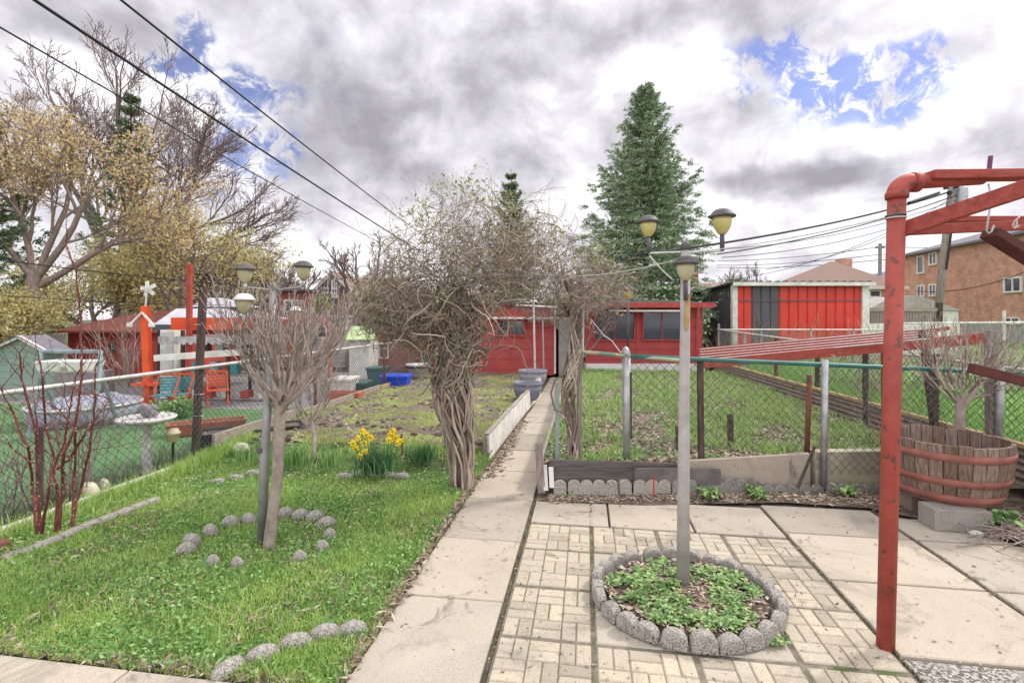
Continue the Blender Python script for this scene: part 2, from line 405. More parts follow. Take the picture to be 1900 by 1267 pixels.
base = MB(); base.add([P(-.47,1.62,-.0075),P(1.56,1.62,-.0075),P(1.56,4.14,-.0075),P(-.47,4.14,-.0075)], [(0,1,2,3)])
struct('paving_bed', base, mat('joint_dirt', (.24,.205,.16), (.13,.115,.09), 20, .95, .5, c3=(.09,.12,.04), f3=(.55,.65), s3=4))
slab(pat, .045, 1.055, 2.66, 3.685, -.001)
for a, b in ((-.475,.19),(.19,.87),(.87,1.565)): slab(pat, a, b, 4.16, 4.78, gap=.009)
for a, b in ((2.79,3.54),(3.54,4.27),(4.27,4.86)): slab(pat, 1.575, 2.51, a, b, gap=.009)
for a, b in ((2.55,3.54),(3.54,4.27)): slab(pat, 2.53, 3.5, a, b, gap=.009)
slab(pat, 2.53, 3.2, 4.28, 4.72, gap=.009); slab(pat, 3.51, 4.6, 2.6, 3.9, gap=.009)
struct('patio', pat, M_CONC); struct('brick_paving', bp, M_BRICKP)
ag = MB(); slab(ag, 1.575, 2.52, 1.8, 2.78, -.004); slab(ag, 2.53, 3.6, 1.6, 2.54, -.004); struct('gravel_slab', ag, M_AGG)
pa = MB(); ve = [1.25,2.105,2.96,3.77,4.64,5.5,6.38,7.25,8.1,8.95,9.8,10.7,11.6,12.6,13.6,14.4]
for i in range(len(ve)-1):
    t = min(max((ve[i]-5)/4, 0), 1); slab(pa, -1.13+.10*t, -.495-.04*t, ve[i], ve[i+1], .004, gap=.008, jit=.004)
struct('garden_path', pa, M_CONC)
st_ = MB(); ue = [-5.2,-4.2,-3.15,-2.2,-1.14]
for i in range(4): slab(st_, ue[i], ue[i+1], 1.5, 2.115, .012, gap=.006)
struct('paved_walk', st_, M_CONC)

def sst(x, a, b):
    t = min(max((x-a)/(b-a), 0), 1); return t*t*(3-2*t)
def zl(x, y):
    v = y+.15*x
    return .12*sst(v, 4.6, 6.6)+.012*mnoise.noise((x*1.3, y*1.3, 0))
def grid(fn, nu, nv):
    mb = MB(); vs = [fn(i/nu, j/nv) for j in range(nv+1) for i in range(nu+1)]
    return mb.add(vs, [(j*(nu+1)+i, j*(nu+1)+i+1, (j+1)*(nu+1)+i+1, (j+1)*(nu+1)+i) for j in range(nv) for i in range(nu)])
def lawn_fn(s, t):
    p = P(-4.66+s*3.52, 2.12+t*3.9); p.z = zl(p.x, p.y)-.004; return p
struct('lawn', grid(lawn_fn, 40, 40), M_LAWNB, smooth=True)
def zbed(x, y):
    n = mnoise.noise((x*2.1, y*2.1, 4)); n2 = mnoise.noise((x*6, y*6, 1))
    return zl(x, y)+.03*max(n, -.2)+.028*max(n2, 0)*(1 if n > .1 else .3)
def lbed_fn(s, t):
    p = P(-4.66+s*3.50, 6.02+t*8.3); p.z = zbed(p.x, p.y); return p
def mossmat():
    m = bpy.data.materials.new('mossy_soil'); m.use_nodes = True
    k = NT(m.node_tree); b = k.n['Principled BSDF']; co = k.node('ShaderNodeTexCoord').outputs['Object']
    s = k.ramp(k.noise(co, 14, 6, .65), [(.3, (.075,.055,.045)), (.7, (.24,.19,.145))])
    gr = k.ramp(k.noise(co, 20, 5, .7), [(.3, (.13,.17,.04)), (.7, (.30,.33,.10))])
    f = k.smooth(k.noise(co, 1.25, 6, .68, .6), .46, .58)
    k.link(k.mix(f, s, gr), b.inputs['Base Color']); b.inputs['Roughness'].default_value = .95
    bn = k.node('ShaderNodeBump', i_Strength=.9, i_Distance=.03); k.link(k.noise(co, 18, 6, .7), bn.inputs['Height']); k.link(bn.outputs[0], b.inputs['Normal'])
    return m
M_MOSS = mossmat()
struct('vegetable_bed', grid(lbed_fn, 70, 150), M_MOSS, smooth=True)
FLc = (.30,4.88); FRc = (4.45,5.12); BLc = P(-.44,13.9); BRc = P(3.55,13.9)
def zr(x, y): return .26+.02*mnoise.noise((x*1.7, y*1.7, 2))
def rb_xy(s, t):
    a = (FLc[0]+(FRc[0]-FLc[0])*s, FLc[1]+(FRc[1]-FLc[1])*s); b = (BLc.x+(BRc.x-BLc.x)*s, BLc.y+(BRc.y-BLc.y)*s)
    return a[0]+(b[0]-a[0])*t, a[1]+(b[1]-a[1])*t
def rbed_fn(s, t):
    x, y = rb_xy(s, t); return (x, y, zr(x, y))
def rsoil():
    m = bpy.data.materials.new('weedy_soil'); m.use_nodes = True
    k = NT(m.node_tree); b = k.n['Principled BSDF']; co = k.node('ShaderNodeTexCoord').outputs['Object']
    s = k.ramp(k.noise(co, 11, 7, .7), [(.28, (.085,.065,.055)), (.5, (.2,.155,.125)), (.75, (.38,.30,.23))])
    gr = k.ramp(k.noise(co, 25, 5, .7), [(.3, (.08,.14,.03)), (.7, (.20,.30,.07))])
    f = k.smooth(k.noise(co, 2.2, 6, .65, .6), .47, .60)
    k.link(k.mix(k.m('MULTIPLY', f, .8), s, gr), b.inputs['Base Color']); b.inputs['Roughness'].default_value = .95
    bn = k.node('ShaderNodeBump', i_Strength=.9, i_Distance=.03); k.link(k.noise(co, 22, 6, .7), bn.inputs['Height']); k.link(bn.outputs[0], b.inputs['Normal'])
    return m
M_RSOIL = rsoil()
struct('raised_bed', grid(rbed_fn, 60, 110), M_RSOIL, smooth=True)
RB0 = Vector((4.75,4.2,0)); RB1 = Vector((5.62,13.6,0))        # right boundary line
g = MB(); z = .44
g.add([(4.68,3.3,z),(40,1.5,z),(60,70,z),(5.9,70,z),(5.66,13.8,z)], [(0,1,2,3,4)]); struct('neighbour_lawn', g, M_NLAWN)
g = MB(); g.add([P(-4.74,2.5,-.012),P(-4.74,8.6,-.012),(-12,10.2,-.012),(-12,2.2,-.012)], [(3,2,1,0)]); struct('artificial_turf', g, M_TURF)
g = MB(); g.add([P(-4.74,8.6,-.016),P(-4.74,15,-.016),(-14,17,-.016),(-14,10.0,-.016)], [(3,2,1,0)])
struct('neighbour_patio', g, mat('grey_gravel', (.30,.29,.29), (.15,.14,.14), 9, .9, .8, 40))

# ================================================================= wood and metal palette
M_WWOOD = mat('weathered_wood', (.36,.31,.28), (.17,.135,.12), 7, .9, .5, 30, stretch=(9,9,.9))
M_WWOODH = mat('weathered_board', (.42,.37,.31), (.22,.18,.15), 5, .9, .5, 30, stretch=(.8,6,8))
M_DWOOD = mat('dark_post', (.12,.085,.07), (.045,.032,.028), 7, .9, .5, 30, stretch=(9,9,.9))
M_DBOARD = mat('dark_board', (.15,.13,.12), (.07,.06,.055), 4, .8, .3, 25, stretch=(.8,6,8))
M_YBOARD = mat('yellowed_board', (.50,.38,.19), (.33,.24,.12), 5, .9, .4, 25, stretch=(1,1,6))
M_RUST = mat('rusty_steel', (.25,.085,.06), (.11,.05,.04), 14, .85, .4, 40)
M_GALV = mat('galvanised', (.46,.46,.47), (.30,.30,.31), 9, .45, .1, 40, metal=.55)
M_GALVL = mat('pale_pipe', (.62,.61,.58), (.42,.41,.39), 7, .5, .1, metal=.2)
M_WHITEP = mat('white_paint', (.78,.76,.72), (.56,.53,.48), 5, .7, .2, 30)
M_GREENP = mat('green_pipe_paint', (.045,.20,.17), (.03,.13,.115), 6, .4, .15, 30, c3=(.25,.33,.27), f3=(.64,.7), s3=9)
M_YGPIPE = mat('faded_green_pipe', (.36,.40,.24), (.25,.32,.2), 6, .6, .2, 30, c3=(.12,.28,.2), f3=(.5,.6), s3=4)
M_REDP = mat('red_pipe_paint', (.42,.085,.06), (.30,.055,.042), 5, .6, .35, 45, c3=(.16,.06,.045), f3=(.58,.62), s3=16, spec=.35)
M_REDW = mat('red_beam_paint', (.46,.10,.075), (.31,.06,.048), 6, .75, .7, 30, stretch=(1.2,6,6), c3=(.55,.42,.33), f3=(.63,.69), s3=9)
M_REDD = mat('dark_red_beam', (.13,.035,.03), (.07,.022,.02), 6, .7, .5, 30)
M_WIRE = mat('fence_wire', (.17,.17,.165), (.08,.08,.075), 20, .5, 0, metal=.2)
M_BLACKM = mat('black_metal', (.03,.03,.035), (.018,.018,.02), 6, .5, .1)
M_CABLE = mat('cable_rubber', (.03,.03,.035), (.02,.02,.025), 6, .7, 0)
M_ROPE = mat('white_rope', (.72,.70,.66), (.5,.48,.45), 30, .9, .3)
M_CAPM = mat('lamp_cap', (.13,.12,.12), (.075,.07,.07), 12, .6, .2)
M_SHADE = mat('frosted_yellow_glass', (.60,.52,.20), (.46,.38,.12), 8, .35, .1, spec=.6)
M_SHADEP = mat('pale_lamp_shade', (.52,.47,.30), (.40,.36,.22), 8, .5, .1)

# ================================================================= chain link fences
def chain(mb, p0, p1, zb0, zt0, zb1, zt1, cell=.085, r=.0016):
    p0 = Vector(p0); p1 = Vector(p1); L = (p1-p0).length; H = ((zt0-zb0)+(zt1-zb1))/2
    S0, S1 = [], []
    def pt(s, h):
        f = s/L; p = p0.lerp(p1, f); zb = zb0+(zb1-zb0)*f; zt = zt0+(zt1-zt0)*f
        w = .012*math.sin(s*2.3)*math.sin(math.pi*h/H)
        return (p.x+w, p.y+w, zb+(zt-zb)*h/H)
    k = -H
    while k < L:
        for sg in (1, -1):
            s_a, s_b = (k, k+H)
            h_a, h_b = (0, H) if sg == 1 else (H, 0)
            lo = max(0, s_a); hi = min(L, s_b)
            if hi-lo < .02: continue
            n = 4
            prev = None
            for i in range(n+1):
                s = lo+(hi-lo)*i/n; h = h_a+(h_b-h_a)*(s-s_a)/(s_b-s_a); q_ = pt(s, h)
                if prev: S0.append(prev); S1.append(q_)
                prev = q_
        k += cell
    mb.segs(S0, S1, [r]*len(S0), [r]*len(S0), 3)
def pipe(p0, p1, r, n=10, sag=0, segs=8):
    p0 = Vector(p0); p1 = Vector(p1); pts = []
    for i in range(segs+1):
        t = i/segs; p = p0.lerp(p1, t); p.z -= sag*4*t*(1-t); pts.append(p)
    return MB().tube(pts, r, n)
def fx(y): return -4.05+.15*(y-4)
lf = thing('chain_link_fence', 'long galvanised chain link fence with pale top rail beside the left lawn', 'fence', (fx(4),4,0))
mb = MB(); chain(mb, (fx(2.4),2.4,0), (fx(15),15,0), -.02,1.09, .03,1.1, .082, .0026); mb.build('wire_mesh', M_WIRE, lf)
pipe((fx(2.2),2.2,1.10), (fx(15.1),15.1,1.12), .021, 10).build('top_rail', M_GALVL, lf, smooth=True)
for y, h, r_, m in ((8.5,1.12,.028,M_RUST), (11.4,1.55,.03,M_RUST), (13.6,1.3,.03,M_RUST)):
    MB().tube([(fx(y),y,-.05),(fx(y),y,h)], r_, 10).build('post', m, lf, smooth=True)
mb = MB(); mb.beam((fx(6.02)-.10,6.02,0), (fx(6.02)+.0,6.02,2.06), .07,.07).build('post', M_DWOOD, lf, bevel=.006)
mb = MB()
for zz in (1.08, .78, .52, 1.62): mb.tube([(fx(6.02)-.05+.055*math.cos(a),6.02+.055*math.sin(a),zz) for a in np.linspace(0,6.28,9)], .004, 5)
mb.build('tie_wire', M_GALV, lf)
mb = MB().tube([(fx(4.2)+.02,4.2,-.05),(fx(4.2)+.02,4.2,.78)], .025, 10).build('post', M_DWOOD, lf)

rf_line = lambda x: 5.02-.03*x
rf = thing('chain_link_fence', 'chain link fence with green top pipe in front of the right garden bed', 'fence', (2.5,rf_line(2.5),0))
mb = MB(); chain(mb, (1.2,5.0,0), (2.98,5.0,0), .35,1.31, .39,1.25, .088, .0030); mb.build('wire_mesh', M_WIRE, rf)
mb = MB(); chain(mb, (2.99,4.875,0), (5.4,4.86,0), .17,1.22, .14,1.10, .088, .0030); mb.build('wire_mesh', M_WIRE, rf)
x0, x1 = 1.20, 5.3
pipe(A(1170,661,rf_line(x0)-.03), A(2050,699,rf_line(x1)-.03), .022, 12).build('top_rail', M_GREENP, rf, smooth=True)
pipe(A(1060,651,5.05), A(1264,669,4.9), .018, 12).build('top_rail', M_YGPIPE, rf, smooth=True)
def vpost(px0, py0, px1, py1, Y, w, name, m, parent, sq=True, cap=None):
    a = A(px1, py1, Y); b = A(px0, py0, Y); mb = MB()
    if sq: mb.beam(a, b, w, w*.8); return mb.build(name, m, parent, bevel=.004)
    mb.tube([a, b], w/2, 12); return mb.build(name, m, parent, smooth=True)
p = vpost(1161,655,1163,866, 5.0,.078,'post', M_GALV, rf, False)
tp = A(1161,655,5.0); MB().lathe([(.046,-.03),(.046,0),(.036,.035),(.018,.06),(.0,.068)], tp, 14).build('post_cap', M_GALV, p, smooth=True)
vpost(1299,668,1301,866, 4.98,.055,'post', M_DWOOD, rf)
vpost(1502,696,1497,850, 5.0,.05,'post', M_RUST, rf, False)
vpost(1531,668,1528,905, 4.86,.06,'post', M_GALV, rf, False)
vpost(1838,612,1840,850, 4.9,.08,'post', M_WWOOD, rf)
vpost(1856,680,1852,850, 4.85,.07,'post', M_GALV, rf, False)
vpost(1062,640,1062,870, 5.08,.035,'post', M_GALV, rf, False)

b0, b1 = RB0.copy(), RB1.copy()
bf = thing('chain_link_fence', 'old chain link fence on rusty stakes along the right neighbour lawn', 'fence', (5.2,9,.3))
dd = (b1-b0)
def bp_(t, z=0): p = b0+dd*t; return Vector((p.x+.05, p.y, z))
mb = MB(); chain(mb, bp_(-.2), bp_(1), .40,1.18, .42,1.36, .088, .0028); mb.build('wire_mesh', M_WIRE, bf)
pipe(bp_(-.25,1.15), bp_(1,1.38), .019, 10).build('top_rail', M_GALVL, bf, smooth=True)
for t, m, hh in ((.0,M_WWOOD,1.25),(.17,M_DWOOD,1.28),(.31,M_DWOOD,1.3),(.45,M_DWOOD,1.3),(.62,M_RUST,1.3),(.8,M_GALV,1.35),(1.0,M_WWOOD,1.55)):
    MB().beam(bp_(t,.1), bp_(t,hh), .055,.05).build('post', m, bf)
ff = thing('chain_link_fence', 'short galvanised chain link fence in front of the red and black garage', 'fence', (7,13.8,.4))
mb = MB(); chain(mb, (5.7,13.8,0), (10.6,14.2,0), .4,1.36, .4,1.34, .1, .0034); mb.build('wire_mesh', M_GALV, ff)
pipe((5.7,13.8,1.38), (10.6,14.2,1.36), .022, 10).build('top_rail', M_GALVL, ff, smooth=True)
for x in (7.0,8.4,9.6): MB().tube([(x,13.93,.4),(x,13.93,1.4)], .025, 8).build('post', M_GALV, ff)
wf = thing('chain_link_fence', 'white railed chain link fence across the far right neighbour yard', 'fence', (12,13,.4))
mb = MB(); chain(mb, (11.1,13.4,0), (16,12.2,0), .4,1.52, .4,1.6, .12, .004); mb.build('wire_mesh', mat('yellow_wire', (.45,.42,.25), (.3,.28,.18), 9), wf)
pipe((10.4,13.6,1.55), (16,12.2,1.62), .03, 10).build('top_rail', M_WHITEP, wf, smooth=True)
for x, y in ((12.9,13.0),(14.6,12.5)): MB().tube([(x,y,.4),(x,y,1.9)], .035, 8).build('post', M_WHITEP, wf)

# boards, planks and retaining edges -------------------------------------------------
def board(name, a, b, zb, zt, th, m, label, cat='board', bevel=.004, group=None, zb2=None, zt2=None):
    a = Vector(a); b = Vector(b); d = (b-a); d.z = 0; n = Vector((-d.y, d.x, 0)).normalized()*th/2
    zb2 = zb if zb2 is None else zb2; zt2 = zt if zt2 is None else zt2
    Q0 = [(a.x-n.x,a.y-n.y,zb),(b.x-n.x,b.y-n.y,zb2),(b.x+n.x,b.y+n.y,zb2),(a.x+n.x,a.y+n.y,zb)]
    Q1 = [(a.x-n.x,a.y-n.y,zt),(b.x-n.x,b.y-n.y,zt2),(b.x+n.x,b.y+n.y,zt2),(a.x+n.x,a.y+n.y,zt)]
    o = MB().hexa(Q0, Q1).build(name, m, origin=((a.x+b.x)/2, (a.y+b.y)/2, zb), bevel=bevel)
    return tag(o, label, cat, group)
# white board along the path (three lengths and its end post)
wb = thing('path_edge_board', 'white painted board edging the path beside the left bed', 'board', P(-1.2,6.2,0))
q0 = P(-1.17,5.86); q1 = P(-1.13,7.6); q2 = P(-1.10,8.9); q3 = P(-1.0,10.9)
for a, b, za, zb_ in ((q0,q1,.30,.32),(q1,q2,.31,.33),(q2,q3,.31,.40)):
    d = (b-a).normalized(); n = Vector((d.y,-d.x,0))*.014
    mb = MB(); e = a+d*.01; f = b-d*.01
    mb.hexa([(e-n),(e+n),(f+n),(f-n)], [(e.x-n.x,e.y-n.y,za),(e.x+n.x,e.y+n.y,za),(f.x+n.x,f.y+n.y,zb_),(f.x-n.x,f.y-n.y,zb_)]).build('plank', M_WHITEP, wb, bevel=.003)
    mb = MB(); mb.beam((e.x-.02,e.y,za+.012), (f.x-.02,f.y,zb_+.012), .06,.022).build('cap_rail', M_WWOODH, wb, bevel=.003)
for pnt, hh in ((q0,.30),(q1,.28),(q2,.28),(q3,.36)): MB().box(pnt.x-.06,pnt.x-.018,pnt.y-.03,pnt.y+.03,-.02,hh-.02).build('stake', M_WWOOD, wb)
board('timber_edge', (.30,5.0,0), (P(-.46,9.5).x,P(-.46,9.5).y,0), -.02,.30, .03, M_WWOODH, 'weathered boards holding the right bed along the path')
board('timber_edge', (P(-.47,9.55).x,P(-.47,9.55).y,0), (P(-.47,13.7).x,P(-.47,13.7).y,0), -.02,.33, .03, M_WHITEP, 'pale far boards holding the right bed near the red shed')
a = A(1020,888,4.9); b = A(1260,888,4.9)
board('retaining_board', (a.x,4.86,0), (b.x,4.88,0), .10,.315, .03, M_DBOARD, 'dark upper board behind the scalloped edging, left end', zt2=.275)
board('retaining_board', (a.x+.01,4.815,0), (A(1178,888,4.82).x,4.825,0), .06,.21, .026, M_DBOARD, 'lower dark plank resting behind the scalloped edging', zt2=.20)
mb = MB(); a = A(1176,898,4.8); pl = []
wd = A(1336,898,4.8).x-a.x
for (cx, cz, t0) in ((wd-.03,.03,-90),(wd-.03,.13,0),(.03,.13,90),(.03,.03,180)):
    for k in range(5): t = R(t0+k*22.5); pl.append((cx+.03*math.cos(t), cz+.03*math.sin(t)))
mb.prism(pl, (0,.03,0), (a.x,4.775,.09), (1,0,0), (0,0,1))
tag(mb.build('retaining_board', mat('grey_panel', (.17,.15,.145), (.10,.085,.08), 5, .8, .3), origin=(a.x,4.79,.09)), 'round-cornered dark panel leaning on the concrete plank', 'board')
a = A(1256,890,4.86); b = A(1502,890,4.92)
board('concrete_plank', (a.x,4.86,0), (b.x,4.93,0), .02,.30, .05, M_WALLC, 'rough concrete plank holding the bed right of the lamp post', 'plank', zt2=.36)
a = A(1506,890,4.98); b = A(1656,890,5.0)
board('concrete_wall', (a.x,4.97,0), (b.x,5.0,0), -.02,.375, .12, mat('mossy_concrete', (.50,.46,.33), (.34,.30,.22), 4, .9, .4, 25, c3=(.22,.22,.12), f3=(.55,.68), s3=2.5), 'low yellowish concrete wall left of the red post', 'wall')
board('concrete_wall', (b.x+.02,5.0,0), (5.4,5.0,0), -.02,.36, .12, MATS['mossy_concrete'], 'low yellowish concrete wall behind the barrel planter', 'wall')
o = MB().beam(A(1005,914,4.74), A(999,822,4.78), .07,.05).build('garden_stake', M_WWOOD, origin=A(1005,914,4.74), bevel=.006); tag(o, 'short grey weathered post where the path meets the right bed', 'post')
for pa_, pb_, lb in (((1013,910),(1010,862),'chipped white slat leaning left of the scalloped edging'), ((1024,905),(1022,866),'white painted slat next to the scalloped edging end')):
    o = MB().beam(A(*pa_,4.72), A(*pb_,4.8), .045,.02).build('wooden_slat', M_WHITEP, origin=A(*pa_,4.72), bevel=.002); tag(o, lb, 'slat')
for (x0_,y0_,x1_,y1_,Y,w,m,lb) in ((1356,860,1355,768,5.5,.055,M_DWOOD,'short dark wooden stake standing in the right garden bed'),
        (1259,862,1258,790,5.4,.05,M_DWOOD,'dark low stake just left of the central lamp post'),
        (1606,800,1606,672,6.8,.045,M_DWOOD,'tall dark stake near the right bed corner'),
        (1640,800,1638,640,6.6,.04,M_RUST,'rusty thin stake close to the red clothesline post'),
        (1735,800,1712,612,5.6,.07,M_DWOOD,'leaning dark wooden post behind the barrel planter'),
        (1168,850,1168,690,5.9,.05,M_DWOOD,'dark rough stake behind the capped steel post')):
    a = A(x0_,y0_,Y); o = MB().beam(a, A(x1_,y1_,Y), w, w*.8).build('garden_stake', m, origin=a, bevel=.004); tag(o, lb, 'stake')
for i, (x0_,y0_,x1_,y1_,Y) in enumerate(((1200,895,1212,870,4.7),)): pass
o = MB().beam(A(1480,905,4.7), A(1512,828,4.75), .022,.018).build('stick', M_DWOOD, origin=A(1480,905,4.7)); tag(o, 'thin brown stick leaning against the concrete plank', 'stick')
o = MB().beam(A(1213,925,4.66), A(1213,882,4.70), .012,.01).build('marker_stake', mat('marker_red', (.45,.05,.05)), origin=A(1213,925,4.66)); tag(o, 'slim red and white marker stake by the scalloped edging', 'stake')
# left fence foot timbers
for y0, y1, zt_, m, lb in ((2.6,6.0,.06,M_WHITEP,'pale narrow kerb board under the left fence beside the lawn'), (6.1,7.9,.27,M_WWOODH,'thick weathered board at the foot of the left fence'),
                           (7.95,11.0,.22,M_WWOODH,'long weathered board between left bed and left fence'), (11.05,15.0,.2,M_YBOARD,'orange-tinted far board between left bed and left fence')):
    board('kerb_board', (fx(y0)+.06,y0,0), (fx(y1)+.06,y1,0), -.03, zt_, .045, m, lb)
# right boundary retaining: corrugated sheet under a yellowed cap
rw = thing('retaining_edge', 'brown corrugated edging with yellow timber cap below the right lawn', 'edging', (5.1,8,.2))
nrm = Vector((-dd.y, dd.x, 0)).normalized()
poly = [(0,.12)]+[(.018*math.sin(k*math.pi/3)+.012, .12+k*.012) for k in range(1,31)]+[(-.03,.48),(-.03,.12)]
MB().prism(poly, dd*1.16, b0-dd*.14, nrm, (0,0,1)).build('corrugated_sheet', mat('brown_sheet', (.34,.27,.22), (.2,.155,.13), 5, .8, .3), rw)
MB().beam((b0-dd*.14+nrm*.0)+Vector((0,0,.505)), (b1)+Vector((0,0,.505)), .07,.045).build('timber_cap', M_YBOARD, rw, bevel=.004)

# scalloped edging pieces -----------------------------------------------------------
def scallop(n, w=.12, h=.155, th=.05, r_=None):
    pl = [(0,0),(n*w,0)]
    for k in range(n-1, -1, -1):
        for j in range(0, 9):
            a = math.pi*j/8; pl.append((k*w+w/2+math.cos(a)*w*.5, h-w*.36+math.sin(a)*w*.36))
    return pl
x = 1028; SB = iter(['single-lobed leftmost block beside the white slats','four-lobed second block','single-lobed third block','three-lobed fourth block with the red marker','two-lobed block behind the lamp pole','five-lobed sunken block right of the lamp pole','five-lobed sunken block below the concrete plank','five-lobed sunken block below the low wall'])
for n in (1,4,1,3,2,5,5,5):
    p = A(x, 915, 4.72+.0002*(x-1028)); zsink = -.01 if x < 1300 else -.075+rnd.uniform(-.01,.01)
    o = MB().prism(scallop(n), (rnd.uniform(-.01,.01),.05,0), (p.x,p.y,zsink), (1,rnd.uniform(-.02,.03),0), (0,rnd.uniform(.02,.12),1)).build('edging_block', M_EDGE, origin=(p.x,p.y,0), bevel=.008)
    lbl = {1028:'single scallop concrete block beside the white slats'}.get(x)
    tag(o, next(SB)+' of the scalloped edging row', 'edging block', 'scalloped edging in front of the right bed')
    x += int(n*.12/4.74*F)+3
# ring stones of the round bed
RC = G(1270,1112); RX, RY = .525, .475
nst = 24
ORD = 'first second third fourth fifth sixth seventh eighth ninth tenth eleventh twelfth thirteenth fourteenth fifteenth sixteenth seventeenth eighteenth nineteenth twentieth twenty-first twenty-second twenty-third twenty-fourth'.split()
for k in range(nst):
    a = 2*math.pi*(k+.5)/nst+rnd.uniform(-.03,.03); c = Vector((RC.x+RX*math.cos(a), RC.y+RY*math.sin(a), 0))
    tx = Vector((-RX*math.sin(a), RY*math.cos(a), 0)); L = tx.length*2*math.pi/nst; tx.normalize(); nx = Vector((tx.y,-tx.x,0))
    w = L*.97; h = rnd.uniform(.085,.105); pl = [(-w/2,0),(w/2,0)]+[(math.cos(math.pi*j/10)*w/2, h-w*.42+math.sin(math.pi*j/10)*w*.42) for j in range(11)]
    o = MB().prism(pl, -nx*rnd.uniform(.055,.068), c+nx*.03+Vector((0,0,.001)), tx, (nx.x*rnd.uniform(-.12,.12), nx.y*rnd.uniform(-.12,.12), 1)).build('edging_stone', M_EDGE, origin=c, bevel=.011)
    tag(o, ORD[(k-18) % 24]+' rounded stone anticlockwise from the front of the central bed ring', 'edging stone', 'stone ring of the central round bed')
g = MB().lathe([(0,.05),(.2,.048),(.40,.04),(.47,.03)], RC, 32, sy=RY/RX); struct('round_bed_soil', g, M_SOIL, smooth=True)
# ring around the left shrub
SC0 = G(487,1003); k = 0
ringpx = [(346,1020),(356,1003),(390,985),(428,968),(462,963),(497,958),(530,952),(558,955),(585,958),(606,970),(440,1048),(612,993),(598,1016),(556,1036),(395,1044)]
LR = iter('leftmost front,leftmost,left rear,third from left,fourth from left,just left of the trunk,just right of the trunk,second right of trunk,third right of trunk,rightmost,sunken front,low far right,low front right,low front middle,low front left'.split(','))
for px, py in ringpx:
    c = G(px, py+6); r_ = rnd.uniform(.056,.066) if py < 975 or px < 400 and py < 1030 else .042
    mb = MB(); prof = [(r_*.9,-.02),(r_,.015),(r_*.9,.045),(r_*.6,.068),(r_*.25,.08),(0,.082)]
    o = mb.lathe(prof, (0,0,0), 12, sx=1.25, sy=.72).build('edging_stone', M_EDGE, smooth=True); o.location = c; o.rotation_euler = (0,0,rnd.uniform(-.4,.4))
    tag(o, next(LR)+' rounded stone in the half sunk ring round the left shrub', 'edging stone', 'stone ring round the left shrub')
for i, (px, py, rz) in enumerate(((424,1240,1.0),(487,1213,.45),(548,1190,.35),(603,1172,.3),(655,1166,.15))):
    c = G(px, py+8); r_ = .072
    o = MB().lathe([(r_*.92,-.02),(r_,.01),(r_*.93,.03),(r_*.7,.052),(r_*.35,.064),(0,.066)], (0,0,0), 14, sx=1.15, sy=.62).build('edging_stone', M_EDGE, smooth=True)
    o.location = c; o.rotation_euler = (0,0,rz); tag(o, ['leftmost tilted','second','middle','fourth','rightmost'][i]+' rounded stone of the curved row by the front lawn corner', 'edging stone', 'curved stone row at the front lawn corner')
DS = iter('leftmost,middle,rightmost,leftmost,second,middle,fourth,rightmost'.split(','))
for px, py, n in ((405,893,1),(438,886,1),(470,878,1),(640,884,1),(668,880,1),(695,880,1),(720,882,1),(745,884,1)):
    c = G(px, py, .02); c.z = zl(c.x, c.y)
    o = MB().lathe([(.07,-.02),(.075,.01),(.055,.035),(.02,.045),(0,.046)], (0,0,0), 12, sx=1.2, sy=.6).build('edging_stone', M_EDGE, smooth=True)
    o.location = c; tag(o, next(DS)+(' small flat edging stone below the daffodils' if px > 600 else ' small sunken stone near the left fence board'), 'edging stone', 'edging stones below the daffodils' if px > 600 else 'sunken stones near the fence board')
pts = [(4,1040),(60,1022),(112,1000),(150,983),(182,970),(215,958),(245,946),(272,936),(294,928)]
FO = iter('first,second,third,fourth,fifth,sixth,seventh,eighth'.split(','))
for (xa,ya),(xb,yb) in zip(pts[:-1], pts[1:]):
    a = G(xa,ya); b = G(xb,yb); d = (b-a).normalized(); n = Vector((-d.y,d.x,0))
    pl = [(-.04,0),(.045,0),(.045,.03),(.03,.05),(-.025,.05),(-.04,.03)]
    o = MB().prism(pl, (b-a)*.985, (a.x,a.y,-.012), n, (0,0,1)).build('edging_stone', M_EDGE, origin=a, bevel=.012)
    tag(o, next(FO)+' flat edging stone from the left frame edge, along the left lawn', 'edging stone', 'flat edging line along the left lawn')
for (px,py,sx_,sy_,h_,lb) in ((165,925,.16,.09,.16,'pale painted rock at the foot of the left fence'),(192,912,.10,.06,.13,'small whitish rock against the left fence foot'),(448,836,.15,.09,.10,'whitish rock against the weathered fence board'),(3,1015,.06,.06,.06,'dark red stone at the left lawn edge')):
    c = G(px,py,zl(*G(px,py).xy)); mb = MB(); prof = [(1,0),(.97,.3),(.8,.7),(.45,.95),(0,1)]; mb.lathe([(r_,z_*h_) for r_,z_ in prof], (0,0,0), 9)
    mb.v = [(x_*sx_*(1+.2*mnoise.noise((x_*2,y_*2,z_*9))), y_*sy_*(1+.3*mnoise.noise((y_*2,x_*2,3))), z_) for x_,y_,z_ in mb.v]
    o = mb.build('rock', mat('pale_rock', (.62,.58,.45), (.45,.42,.3), 7, .9, .6) if px > 10 else M_RUST, smooth=True, sub=1); o.location = c; o.rotation_euler=(0,0,-.6); tag(o, lb, 'rock')
